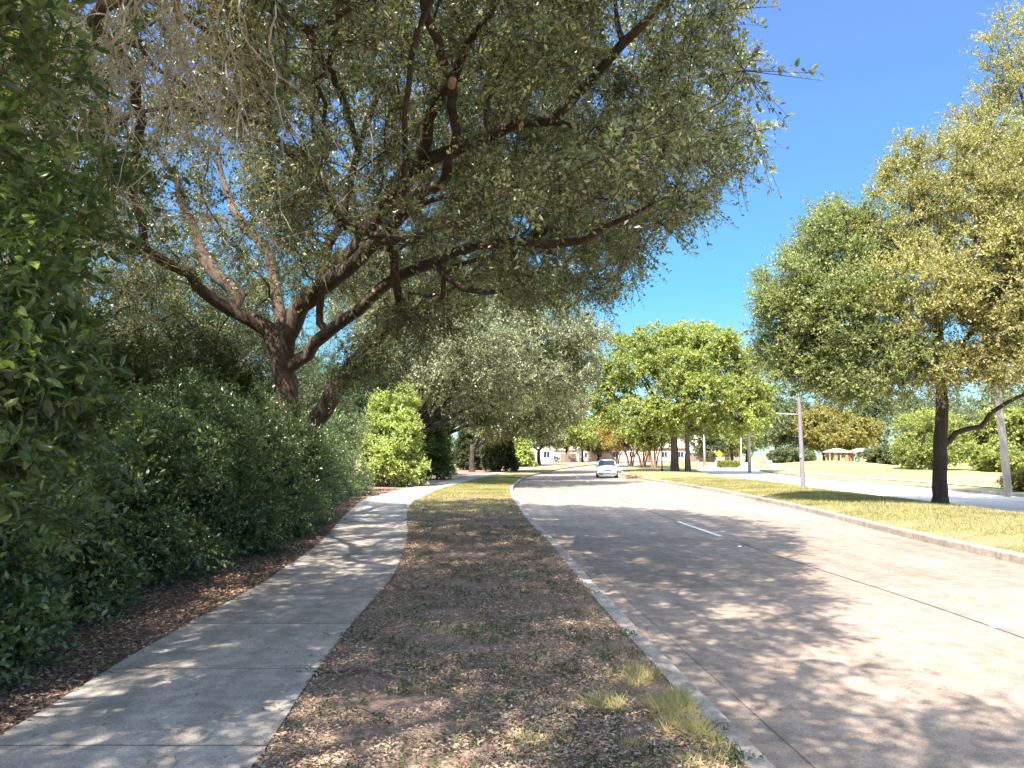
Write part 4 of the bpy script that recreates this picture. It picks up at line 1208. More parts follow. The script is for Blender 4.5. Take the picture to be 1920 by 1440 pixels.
# ------------------------------------------------------------------ right hand trees
def elm():
    b = gp(1762, 945); base = np.array([b[0], b[1], 0.05])
    g = np.random.default_rng(700)
    root = empty('cedar_elm', base, 0, 'large elm with pruned dark trunk on the median, crown turning yellow', 'tree')
    s = Skeleton(40000)
    off = base
    B = lambda l: [at(*p)-off for p in l]
    y0 = base[1]
    s.limb([np.array([0, 0, -0.15])]+B([(1763,880,y0),(1764,820,y0),(1768,760,y0),(1764,700,y0),(1762,600,y0),(1775,480,y0),(1790,330,y0)]), [0.24,0.215,0.205,0.20,0.15,0.12,0.09,0.04], g, 0.35, 0.012, root=True)
    s.limb(B([(1776,838,y0),(1790,812,y0-0.2),(1815,803,y0-0.4),(1838,800,y0-0.6),(1858,775,y0-0.8),(1890,755,y0-1.2),(1960,720,y0-2)]), [0.10,0.09,0.085,0.08,0.07,0.065,0.04], g, 0.3, 0.012)
    s.limb(B([(1768,760,y0),(1755,700,y0-0.3),(1720,640,y0-0.8),(1660,560,y0-1.2),(1590,500,y0-1.5)]), [0.12,0.09,0.075,0.05,0.025], g, 0.4, 0.03)
    s.limb(B([(1764,715,y0),(1810,640,y0-0.6),(1870,560,y0-1.2),(1930,450,y0-1.6)]), [0.11,0.09,0.07,0.03], g, 0.4, 0.03)
    s.limb(B([(1763,690,y0),(1700,650,y0+1),(1610,660,y0+1.6),(1510,650,y0+1.8),(1440,660,y0+2)]), [0.08,0.065,0.05,0.035,0.015], g, 0.4, 0.03)
    s.limb(B([(1762,650,y0),(1770,560,y0+1),(1850,400,y0+2),(1900,250,y0+2)]), [0.09,0.07,0.05,0.02], g, 0.4, 0.03)
    spec = [(1530,540,27,1.9,2.4,1.7,0),(1480,590,27,1.3,1.8,1.3,0),(1590,470,27,1.7,2.2,1.5,0),(1510,650,27.5,1.5,2,1.1,0),(1600,600,26,2.0,2.4,1.6,0),(1660,680,25.5,1.9,2.2,0.8,0),(1560,430,28,1.0,1.4,0.8,0),(1460,670,28,0.9,1.4,0.7,0),(1520,700,27,1.3,1.6,0.7,0),(1560,660,26.5,1.5,1.8,1.0,0),(1640,730,25.5,1.3,1.6,0.4,0),(1600,720,26,1.5,1.8,0.5,0),
            (1720,560,25,2.1,2.4,1.9,1),(1700,440,26,1.7,2.2,1.8,1),(1760,350,26.5,1.9,2.2,1.6,1),(1840,450,25,2.2,2.4,2.2,1),(1850,600,24.5,2.2,2.4,1.6,1),(1920,520,24,2.2,2.4,2.2,1),(1850,690,24.5,1.9,2.2,0.7,1),(1950,680,23.5,2.0,2.2,1.1,1),(1900,330,26,2.0,2.2,1.9,1),(1740,690,25,1.7,2,0.7,1),(1690,310,27,0.8,1.2,0.7,1),(1980,400,25,2.4,2.4,2.4,1),(2050,560,24,2.4,2.4,2.6,1)]
    bl0 = [(*(at(a, b_, c)-off), d, e, f) for a, b_, c, d, e, f, t in spec if t == 0]
    bl1 = [(*(at(a, b_, c)-off), d, e, f) for a, b_, c, d, e, f, t in spec if t == 1]
    P0 = clumpy(blob_points(bl0, 1800, g, 0.4), g, 1120); P1 = clumpy(blob_points(bl1, 3400, g, 0.4), g, 1750)
    P = np.vstack([P0, P1])
    s.grow(P, g, 0.35, 0.6, minh=2.6)
    V, Fq = s.mesh(s.radii(0.005, 2.3), g, flare=0.35)
    c = np.array([-0.5, 0, 4.5])
    kw = dict(nspray=9, length=0.72, per=15, size=0.085, aspect=0.55, sag=0.05, up=0.6, out_bias=0.7, upbias=0.3, spread=0.7)
    o1, (a1, e1) = build_foliage('crown', P0, norm(P0-c), M['elm_leaf'], root, g, **kw)
    o2, (a2, e2) = build_foliage('crown', P1, norm(P1-c), M['elm_gold'], root, g, **kw)
    o2['label'] = 'yellower side of the crown'; o1['label'] = 'greener left side of the crown'
    wood('trunk', V, Fq, M['dark_bark'], root, twig_mesh(np.vstack([a1, a2]), np.vstack([e1, e2]), 0.006, 0.0025, g))
elm()
def elm2():
    base = np.array([21.5, 30.5, 0.0]); off = base
    g = np.random.default_rng(701)
    spec = [(1900,130,29,1.5,2,1.6),(1850,210,29,1.3,2,1.0),(1900,260,29,2.0,2.4,1.5),(1960,180,29,2,2.4,2.4),(1820,250,29.5,0.9,1.4,0.7),(1890,70,29,0.9,1.2,0.9),(1960,320,29,2.4,2.4,2.4),(2010,450,29,3,3,3),(2060,250,29,2.6,2.6,3)]
    bl = [(*(at(a, b_, c)-off), d, e, f) for a, b_, c, d, e, f in spec]
    auto_tree('cedar_elm', 'tall thin crowned elm rising at the top right corner', 'tree', None, (base[0], base[1], -0.02), 4.0, 0.2, bl, 620, 'elm_gold', 'dark_bark', 702,
              dict(nspray=7, length=0.8, per=14, size=0.085, aspect=0.55, sag=0.05, up=0.6, out_bias=0.7, upbias=0.3, spread=0.7), nlimbs=7)
base2 = elm2()

# red oak pair on the median
def red_oak(px, d, r, spec, label, seed, th, nt):
    x = at(px, 860, d)[0]; off = np.array([x, d, float(rise(d))])
    bl = [(*(at(a, b_, d+c)-off), q*1.0, q*1.0, w) for a, b_, c, q, w in spec]
    auto_tree('red_oak', label, 'tree', 'pair of red oaks on the median', tuple(off), th, r, bl, nt, 'red_oak_leaf', 'grey_bark', seed,
              dict(nspray=7, length=1.0, per=11, size=0.23, aspect=0.7, sag=0.15, up=0.7, out_bias=0.7, upbias=0.2), nlimbs=8, step=1.0)
red_oak(1265, 83, 0.42, [(1150,740,0,2.6,1.9),(1130,700,0,1.5,1.6),(1190,690,-1,3,2.3),(1200,770,-2,3,2.0),(1230,650,0,3,2.2),(1270,700,-3,3.2,2.6),(1280,640,0,2.6,1.7),(1250,780,-3,2.8,1.8),(1170,650,1,1.6,1.3),(1140,780,0,1.8,1.2),(1320,625,1,1.4,0.9)],
        'broad bright green red oak with the thicker trunk, left of the pair', 711, 4.2, 760)
red_oak(1289, 82, 0.29, [(1340,660,-2,2.8,2.2),(1390,720,-2,2.8,2.2),(1330,740,-4,3.2,2.4),(1400,780,-3,2.6,1.6),(1350,790,-2,2.8,1.5),(1310,690,-3,2.6,2.2),(1420,770,-2,1.8,1.3),(1290,770,-4,2.2,1.5),(1375,675,-1,2,1.6),(1300,640,-1,2,1.6),(1410,740,-1,2.2,1.7),(1395,690,0,2,1.4),(1360,640,0,1.6,1.0)],
        'bright green red oak with the thinner trunk, right of the pair', 712, 4.0, 700)

# crepe myrtle row behind the red oaks
def myrtle(px, d, h, w, leaf, label, seed, clear=2.4):
    x = at(px, 860, d)[0]; z = float(rise(d))
    g = np.random.default_rng(seed)
    st = [(0.25*math.cos(k*1.26), 0.25*math.sin(k*1.26), 0.9*math.cos(k*1.26), 0.9*math.sin(k*1.26), 0.10) for k in range(5)]
    bl = lumpy((0, 0, h*0.66), w, h*0.62, 10, g)
    auto_tree('crepe_myrtle', label, 'tree', 'crepe myrtles in a row behind the red oaks', (x, d, z), clear, 0.1, bl, 230, leaf, 'myrtle_bark', seed,
              dict(nspray=6, length=0.9, per=9, size=0.26, aspect=0.7, sag=0.1, up=0.7, out_bias=0.7, upbias=0.3), nlimbs=2, stems=st, step=1.0, twigs=False)
myrtle(1155, 118, 6.6, 3.0, 'orange_leaf', 'orange tinted crepe myrtle at the left end of the row', 721)
myrtle(1182, 112, 6.6, 3.0, 'amber_leaf', 'yellowing crepe myrtle second from the left in the row', 722)
myrtle(1205, 105, 6.8, 3.0, 'far_green', 'green crepe myrtle in the middle of the row', 723)
myrtle(1226, 98, 6.4, 2.8, 'far_green', 'crepe myrtle with bare reddish stems just left of the dark lamp post', 724, 3.2)

# small trees at the end of the road
def far_tree(px, d, h, w, leaf, label, seed, group=None, nt=220, size=0.3, clear=None, zc=0.62, hh=0.66, bark='dark_bark', name='broadleaf_tree', r=0.22, lift=0.0):
    x = at(px, 860, d)[0]; z = float(rise(d))+lift
    g = np.random.default_rng(seed)
    bl = lumpy((0, 0, h*zc), w, h*hh, 13, g, lump=0.42)
    return auto_tree(name, label, 'tree', group, (x, d, z), clear or h*0.3, r, bl, nt, leaf, bark, seed,
              dict(nspray=6, length=w*0.22, per=9, size=size, aspect=0.7, sag=0.1, up=0.7, out_bias=0.6, upbias=0.2), nlimbs=5, step=1.1, twigs=False)
far_tree(1010, 118, 6.8, 4.2, 'oak2_leaf', 'small live oak with dark forked trunk standing alone past the hedge', 731, clear=2.2, zc=0.62, hh=0.6, r=0.30)
far_tree(1092, 150, 9.2, 5.0, 'far_green', 'green tree with two thin trunks right above the car', 732, size=0.36, hh=0.62)
far_tree(1062, 165, 8.5, 5.2, 'far_green', 'low spreading yellow green tree left of the car', 733, size=0.38)
far_tree(1122, 175, 6.5, 4.5, 'far_dark', 'dark low tree at the vanishing end of the road', 734, size=0.4)
far_tree(1035, 190, 11, 6.5, 'far_dark', 'grey green tree farthest down the road', 735, size=0.45)
far_tree(940, 170, 10, 7.0, 'far_dark', 'dark tree beyond the end of the hedge', 736, size=0.45)
far_tree(1150, 215, 9, 7.0, 'far_dark', 'hazy tree behind the orange crepe myrtle', 737, size=0.5)

# tree belt on the far right
rowspec = [(1345,190,9,7,'far_green','green tree behind the yellow sign'),
    (1300,200,9,8,'far_dark','dark tree seen between the red oak trunks and the concrete pole'),
    (1400,165,8,5.5,'far_green','pale green tree behind the second concrete pole'),
    (1372,158,7.5,4.5,'far_green','pale green tree in front of the steep roofed house'),
    (1322,150,6.5,4.0,'far_dark','low grey green tree behind the farthest concrete pole'),
    (1455,140,11.5,6.0,'far_dark','tall grey green tree right of the red oaks'),
    (1500,135,9,5.0,'far_dark','grey green tree behind the steel lamp post'),
    (1545,128,8.0,4.6,'amber_leaf','yellowing tree left of the brick shelter'),
    (1590,122,8.0,4.6,'amber_leaf','gold tinged tree above the brick shelter'),
    (1640,140,11,6.0,'far_dark','dark tree right of the brick shelter'),
    (1700,150,12,7.5,'far_dark','tall dark tree behind the big rounded bush'),
    (1790,150,12,8.0,'far_dark','tall dark tree behind the elm trunk'),
    (1870,140,11,7.5,'far_dark','dark tree behind the leaning concrete pole'),
    (1905,80,6.4,4.0,'far_green','bright green tree at the right edge beyond the lawn'),
    (1960,110,11,8,'far_dark','dark tree at the far right edge'),
    (1560,175,12,9,'far_dark','dark background tree behind the yellowing pair'),
    (1230,230,10,9,'far_dark','distant tree behind the crepe myrtle stems')]
for i, (px, d, h, w, lf, lab) in enumerate(rowspec):
    far_tree(px, d, h*(1.22 if d > 125 else 1.0), w, lf, lab, 760+i, 'trees beyond the lawn on the right', size=0.34, nt=250, zc=0.55, hh=0.86)
# big rounded yellow green bush-like tree behind the elm trunk
def round_tree(px, d, h, w, leaf, label, seed, nt=420):
    x = at(px, 860, d)[0]; z = float(rise(d))
    g = np.random.default_rng(seed)
    bl = lumpy((0, 0, h*0.5), w, h*0.95, 18, g, low=0.1, lump=0.42)
    auto_tree('rounded_tree', label, 'tree', None, (x, d, z-0.05), 1.2, 0.16, bl, nt, leaf, 'grey_bark', seed,
              dict(nspray=7, length=0.9, per=10, size=0.2, aspect=0.7, sag=0.05, up=0.8, out_bias=0.8, upbias=0.35), nlimbs=8, step=1.0, twigs=False)
round_tree(1752, 84, 6.9, 4.9, 'far_green', 'big rounded yellow green tree with foliage to the ground behind the elm trunk', 780)
for i, (px, d, h, w) in enumerate([(1470, 120, 2.6, 2.6), (1500, 122, 2.4, 2.6), (1655, 100, 3.0, 2.6), (1860, 78, 2.9, 2.6), (1885, 74, 2.6, 2.0)]):
    x = at(px, 860, d)[0]; g = np.random.default_rng(790+i)
    shrub('bush', ['dark low bush behind the mound, left one', 'dark low bush behind the mound, right one', 'dark bush between the brick shelter and the rounded tree', 'green bush right of the rounded tree', 'green bush beside the leaning concrete pole'][i], 'bush', 'low bushes beyond the lawn', (x, d, float(rise(d))), lumpy((0, 0, h*0.45), w, h*0.9, 8, g), 200, 'far_dark' if i < 3 else 'far_green', 890+i, dict(BK, size=0.26, nspray=6, length=0.5), twigs=False)
x, y = gp(1900, 918)
shrub('bush', 'loose golden bush at the right edge behind the leaning pole', 'bush', None, (25.2, 37.5, 0), [(0,0,.5,1.2,1.1,.5),(.8,.2,.6,1.1,1,.55),(1.8,0,.6,1,1,.6),(-.7,.1,.35,.7,.7,.35)], 420, 'amber_leaf', 799, dict(BK, size=0.10, length=0.4), twigs=True)

# clipped hedge by the sign
g = np.random.default_rng(801)
hx0 = at(1345, 860, 105)[0]; hx1 = at(1384, 860, 105)[0]
n = 1500
P = np.stack([g.uniform(-1, 1, n)*(hx1-hx0)/2, g.uniform(-0.7, 0.7, n), g.uniform(0.1, 0.75, n)], -1)
hroot = empty('clipped_hedge', ((hx0+hx1)/2, 105, float(rise(105))), 0, 'low clipped yellow green hedge below the yellow sign', 'hedge')
_, (a_, b_) = build_foliage('foliage', P, norm(P), M['far_green'], hroot, g, nspray=3, length=0.15, per=7, size=0.12, aspect=0.7)
st = [(q, q+np.array([0, 0, 0.4])) for q in np.stack([np.linspace(-1.2, 1.2, 9), np.zeros(9), np.full(9, -0.05)], -1)]
for a_, b_ in st: MB().tube([a_, b_], [0.02, 0.012], 6).build('stem', M['dark_bark'], hroot, True)

# ------------------------------------------------------------------ poles
M['steel'] = plain('grey_steel', (0.15, 0.135, 0.145), 0.75, 0.0, var=0.15, vscale=1.5)
M['concrete_pole'] = plain('pole_concrete', (0.52, 0.47, 0.42), 0.85, var=0.18, vscale=2.0)
M['black_metal'] = plain('black_metal', (0.02, 0.02, 0.022), 0.5)
M['glass_lamp'] = plain('lamp_glass', (0.6, 0.6, 0.58), 0.2)
M['white_tag'] = plain('white_tag', (0.75, 0.75, 0.73), 0.5)
M['yellow_sign'] = plain('yellow_sign', (0.75, 0.47, 0.03), 0.45, var=0.05)
def street_lamp(x, y, h, r, label, mat, lean=0.0, group=None, arm=True):
    z = float(rise(y))
    root = empty('street_lamp', (x, y, z-0.01), 0, label, 'street lamp', group)
    root.rotation_euler = (0, lean, 0)
    MB().tube([(0,0,0),(0,0,0.02),(0,0,0.021),(0,0,h)], [r*1.5, r*1.5, r, r*0.62], 14).build('pole', mat, root, True, bevel=0.003)
    if arm:
        MB().tube([(0,0,h-0.25),(-0.7,0,h+0.35),(-1.6,0,h+0.5),(-2.1,0,h+0.5)], [0.05,0.045,0.04,0.035], 8).build('arm', mat, root, True)
        hd = MB(); hd.box(-2.75, -2.05, -0.16, 0.16, h+0.42, h+0.55)
        lh = hd.build('lamp_head', mat, root, bevel=0.03)
        MB().box(-2.65, -2.2, -0.11, 0.11, h+0.38, h+0.425).build('lens', M['glass_lamp'], lh, bevel=0.01)
    return root
sx, sy = gp(1506, 917)
sl = street_lamp(sx, sy, 6.3, 0.125, 'grey steel lamp post on the median left of the elm', M['steel'], lean=-0.012, arm=False)
MB().tube([(0,0,6.3),(0,0,6.38),(0,0,6.6),(0,0,6.7)], [0.09,0.2,0.22,0.08], 12).build('lamp_head', M['steel'], sl, True)
MB().box(-0.13, -0.05, -0.16, -0.10, 1.65, 1.8).build('pole_tag', M['white_tag'], sl, bevel=0.004)
def concrete_pole(px, py_base, d, h, r, label, lean=0.0, z=0.0):
    x = at(px, 860, d)[0]
    root = empty('concrete_pole', (x, d, z+float(rise(d))-0.02), 0, label, 'pole', 'pale concrete poles beyond the far road')
    root.rotation_euler = (0, lean, 0)
    MB().tube([(0,0,-0.1),(0,0,h*0.5),(0,0,h)], [r, r*0.82, r*0.62], 12).build('shaft', M['concrete_pole'], root, True)
    MB().tube([(0,0,h-0.3),(-0.8,0,h+0.1),(-1.9,0,h+0.2)], [0.05,0.04,0.035], 7).build('arm', M['steel'], root, True)
    MB().box(-2.5, -1.85, -0.14, 0.14, h+0.12, h+0.26).build('lamp_head', M['steel'], root, bevel=0.03)
concrete_pole(1887, 924, 35.5, 9.0, 0.17, 'nearest pale concrete pole, leaning slightly at the right edge', lean=-0.045)
concrete_pole(1405, 883, 84, 9.0, 0.19, 'pale concrete pole standing right of the red oaks')
concrete_pole(1321, 876, 120, 9.0, 0.19, 'farthest pale concrete pole, behind the red oaks')
x = at(1390, 860, 150)[0]
root = empty('concrete_pole', (x, 150, float(rise(150))), 0, 'thin white pole among the trees left of the second concrete pole', 'pole', None)
MB().tube([(0,0,-0.1),(0,0,6.0)], [0.12,0.1], 10).build('shaft', M['white_tag'], root, True)
# dark lamp post by the red oaks
x = at(1241, 860, 84)[0]
root = empty('post_lamp', (x, 84, float(rise(84))), 0, 'slim black lamp post beside the thick red oak trunk', 'street lamp')
MB().tube([(0,0,0),(0,0,0.3),(0,0,0.32),(0,0,4.0)], [0.14,0.12,0.065,0.055], 12).build('pole', M['black_metal'], root, True)
MB().tube([(0,0,4.0),(0,0,4.1),(0,0,4.45),(0,0,4.5)], [0.06,0.14,0.18,0.05], 12).build('lantern', M['glass_lamp'], root, True)
MB().tube([(0,0,4.5),(0,0,4.52),(0,0,4.7)], [0.22,0.2,0.03], 12).build('cap', M['black_metal'], root, True)
# warning sign
x = at(1348.5, 860, 112)[0]
root = empty('road_sign', (x, 112, float(rise(112))), 0, 'yellow diamond warning sign above the clipped hedge', 'road sign')
MB().tube([(0,0,-0.1),(0,0,2.2)], [0.035,0.035], 8).build('post', M['steel'], root, True)
a = 0.53
sg = MB(); sg.add([(0,-0.05,1.75-a),(a,-0.05,1.75),(0,-0.05,1.75+a),(-a,-0.05,1.75),(0,-0.035,1.75-a),(a,-0.035,1.75),(0,-0.035,1.75+a),(-a,-0.035,1.75)], [(0,1,2,3),(7,6,5,4),(0,4,5,1),(1,5,6,2),(2,6,7,3),(3,7,4,0)])
sp = sg.build('sign_plate', M['yellow_sign'], root)
sb = MB()
for (p_, q_) in [((0,-a*0.9),(a*0.9,0)),((a*0.9,0),(0,a*0.9)),((0,a*0.9),(-a*0.9,0)),((-a*0.9,0),(0,-a*0.9))]:
    sb.tube([(p_[0],-0.052,1.75+p_[1]),(q_[0],-0.052,1.75+q_[1])],[0.01,0.01],4)
sb.build('border', M['black_metal'], sp)
# white marker post left of the hedge
x = at(1342, 860, 103)[0]
MBo = MB().tube([(0,0,-0.05),(0,0,0.85),(0,0,0.95)], [0.1,0.1,0.05], 10)
o = MBo.build('marker_post', M['white_tag'], smooth_faces=True); o.location = (x, 103, float(rise(103)))
tag(o, 'short white post at the left end of the clipped hedge', 'post')
x = at(1308.5, 860, 110)[0]
MBo = MB().tube([(0,0,0),(0,0,0.1),(0,0,0.11),(0,0,0.6),(0,0,0.61),(0,0,0.68),(0,0,0.82)], [0.17,0.17,0.12,0.12,0.16,0.15,0.04], 12).tube([(-0.2,0,0.42),(0.2,0,0.42)],[0.06,0.06],8)
o = MBo.build('fire_hydrant', M['white_tag'], smooth_faces=True); o.location = (x, 110, float(rise(110)))
tag(o, 'small white hydrant left of the farthest concrete pole', 'hydrant')

# overhead signal mast arm glimpsed behind trees on both sides
def mast(px0, px1, py, d, label, h_pole_px):
    p0 = at(px0, py, d); p1 = at(px1, py, d); x = at(h_pole_px, py, d)[0]
    z = float(rise(d))
    root = empty('mast_arm', (x, d, z), 0, label, 'signal mast')
    MB().tube([(0,0,-0.1),(0,0,p0[2]-z+0.2)], [0.14,0.11], 10).build('pole', M['concrete_pole'], root, True)
    MB().tube([(p0[0]-x,0,p0[2]-z),(p1[0]-x,0,p1[2]-z+0.12)], [0.06,0.05], 8).build('arm', M['concrete_pole'], root, True)
mast(1500, 1452, 777, 100, 'pale horizontal mast arm in front of the grey green tree', 1500)

# ------------------------------------------------------------------ brick shelter
M['brick'] = plain('brick', (0.42, 0.20, 0.13), 0.9, var=0.25, vscale=9)
M['roof_white'] = plain('pale_roof', (0.70, 0.68, 0.64), 0.7, var=0.08)
M['green_plastic'] = plain('green_plastic', (0.04, 0.25, 0.20), 0.5)
M['grey_box'] = plain('pale_box', (0.6, 0.6, 0.58), 0.6)
def shelter(px0, px1, d, label, roof=True):
    x0 = at(px0, 860, d)[0]; x1 = at(px1, 860, d)[0]; z = float(rise(d))-0.02
    root = empty('brick_shelter', ((x0+x1)/2, d, z), 0, label, 'shelter', 'small brick shelters on the lawn')
    w = (x1-x0)/2
    for sx_ in (-1, 1):
        for sy_ in (0, 1):
            cx = sx_*(w-0.22)
            MB().box(cx-0.22, cx+0.22, sy_*3.0-0.22, sy_*3.0+0.22, 0, 2.0).build('brick_column', M['brick'], root, bevel=0.01)
    e = 0.22
    rf = MB(); rf.add([(-w-e,-0.3-e,2.003),(w+e,-0.3-e,2.003),(w+e,3.3+e,2.003),(-w-e,3.3+e,2.003),(-w-e,-0.3-e,2.12),(w+e,-0.3-e,2.12),(w+e,3.3+e,2.12),(-w-e,3.3+e,2.12),(-w*0.3,1.5,2.6),(w*0.3,1.5,2.6)],
        [(0,3,2,1),(0,1,5,4),(1,2,6,5),(2,3,7,6),(3,0,4,7),(4,5,9,8),(5,6,9),(6,7,8,9),(7,4,8)])
    rf.build('roof', M['roof_white'], root)
shelter(1564, 1590, 114, 'left brick shelter with pale roof, half hidden by a yellowing tree')
shelter(1611, 1632, 112, 'right brick shelter with pale hipped roof in the open')
x = at(1606, 860, 111)[0]; o = MB().tube([(0,0,0),(0,0,0.8),(0,0,0.82),(0,0,0.95)], [0.25,0.3,0.32,0.12], 14).build('litter_bin', M['green_plastic'], smooth_faces=True); o.location = (x, 111, float(rise(111))); tag(o, 'green litter bin between the two brick shelters', 'litter bin')
x = at(1636, 860, 110)[0]; o = MB().box(-0.3,0.3,-0.25,0.25,0,0.85).box(-0.34,0.34,-0.29,0.29,0.852,0.92).build('utility_box', M['grey_box'], bevel=0.02); o.location = (x, 110, float(rise(110))); tag(o, 'pale utility box right of the open brick shelter', 'utility box')

# ------------------------------------------------------------------ houses
M['pink_brick'] = plain('pink_brick', (0.62, 0.42, 0.36), 0.9, var=0.12, vscale=6)
M['cream_wall'] = plain('cream_wall', (0.72, 0.66, 0.56), 0.85, var=0.06)
M['shingle'] = plain('shingle', (0.48, 0.38, 0.33), 0.9, var=0.18, vscale=5)
M['grey_roof'] = plain('grey_roof', (0.38, 0.35, 0.33), 0.9, var=0.15, vscale=5)
M['window_glass'] = plain('window_glass', (0.03, 0.04, 0.05), 0.1, var=0.05)
M['trim'] = plain('white_trim', (0.78, 0.77, 0.74), 0.6)
M['door_wood'] = plain('brown_door', (0.22, 0.11, 0.06), 0.6)
M['ochre'] = plain('ochre_board', (0.62, 0.42, 0.16), 0.8)
def house(x, y, w, dp, h, rh, wall, roof, label, rz=0.0, nwin=4, hip=True, group='houses beyond the trees', dz=0.0):
    root = empty('house', (x, y, float(rise(y))-0.03+dz), rz, label, 'house', group)
    MB().box(-w/2, w/2, 0, dp, 0, h).build('wall', M[wall], root)
    e = 0.45; k = w*0.28 if hip else 0
    rf = MB(); rf.add([(-w/2-e,-e,h+0.003),(w/2+e,-e,h+0.003),(w/2+e,dp+e,h+0.003),(-w/2-e,dp+e,h+0.003),(-w/2-e,-e,h+0.15),(w/2+e,-e,h+0.15),(w/2+e,dp+e,h+0.15),(-w/2-e,dp+e,h+0.15),(-w/2-e+k,dp/2,h+rh),(w/2+e-k,dp/2,h+rh)],
        [(0,3,2,1),(0,1,5,4),(1,2,6,5),(2,3,7,6),(3,0,4,7),(4,5,9,8),(5,6,9),(6,7,8,9),(7,4,8)])
    ro = rf.build('roof', M[roof], root)
    MB().box(w*0.2, w*0.2+0.8, dp*0.4, dp*0.4+0.7, h+rh*0.35, h+rh+0.6).build('chimney', M[wall], ro)
    for i in range(nwin):
        cx = -w/2+(i+0.5)*w/nwin
        if i == nwin//2:
            dr = MB().box(cx-0.48, cx+0.48, -0.05, 0.02, 0.02, 2.1).build('door', M['door_wood'], root)
            MB().tube([(cx+0.36,-0.11,1.05),(cx+0.36,-0.05,1.05)],[0.035,0.035],8).build('handle', M['steel'], dr)
            continue
        wn_o = MB().box(cx-0.6, cx+0.6, -0.02, 0.02, 0.9, 2.1).build('window', M['window_glass'], root)
        fr = MB()
        for b in [(cx-0.7,cx-0.6,0.8,2.2),(cx+0.6,cx+0.7,0.8,2.2),(cx-0.6,cx+0.6,2.1,2.2),(cx-0.6,cx+0.6,0.8,0.9),(cx-0.025,cx+0.025,0.9,2.1)]:
            fr.box(b[0], b[1], -0.06, 0.015, b[2], b[3])
        fr.build('frame', M['trim'], wn_o)
    return root
X = lambda px, d: at(px, 860, d)[0]
house(X(1200, 175), 175, 22, 9, 2.9, 2.2, 'pink_brick', 'grey_roof', 'long pinkish brick house behind the crepe myrtle stems', nwin=6)
house(X(1140, 195), 195, 14, 9, 3.0, 2.4, 'cream_wall', 'shingle', 'pale house at the end of the road behind the car', nwin=4)
house(X(1284, 190), 190, 14, 9, 3.0, 2.4, 'pink_brick', 'shingle', 'pink brick house framed between the two red oak trunks', nwin=4)
house(X(1352, 185), 185, 13, 12, 1.9, 4.6, 'pink_brick', 'shingle', 'house with a steep pinkish roof behind the clipped hedge', nwin=4, rz=0.5)
house(X(985, 150), 150, 11, 9, 3.6, 2.2, 'cream_wall', 'shingle', 'cream house partly hidden by the lime bush past the hedge', nwin=4)
house(X(1050, 215), 215, 26, 9, 2.8, 2.0, 'pink_brick', 'grey_roof', 'low pink house far behind the lone small oak', nwin=6)
house(-24, 38, 14, 9, 5.6, 2.8, 'pink_brick', 'shingle', 'pink brick house glimpsed through the dark trees at the left', nwin=4, rz=0.2)

# fence far down the road
def fence(x0, x1, y, h, label):
    z = float(rise(y))-0.02
    root = empty('wood_fence', ((x0+x1)/2, y, z), 0, label, 'fence')
    w = (x1-x0)/2
    nb = int((x1-x0)/0.16)
    mb = MB()
    for i in range(nb):
        a = -w+i*0.16; hh = h+random.uniform(-0.02, 0.02)
        mb.box(a, a+0.145, -0.012, 0.012, 0.03, hh)
    mb.build('board_panel', M['fence'], root)
    for i in range(int((x1-x0)/2.4)+1):
        a = -w+i*2.4
        MB().box(a-0.05, a+0.05, 0.015, 0.115, 0, h+0.05).build('post', M['fence'], root)
M['fence'] = plain('fence_wood', (0.20, 0.15, 0.12), 0.9, var=0.25, vscale=4)
fence(X(1052, 158), X(1082, 158), 158, 1.7, 'brown board fence left of the two thin trunks')
fence(X(1290, 150), X(1344, 150), 150, 1.6, 'reddish board fence behind the farthest concrete pole')

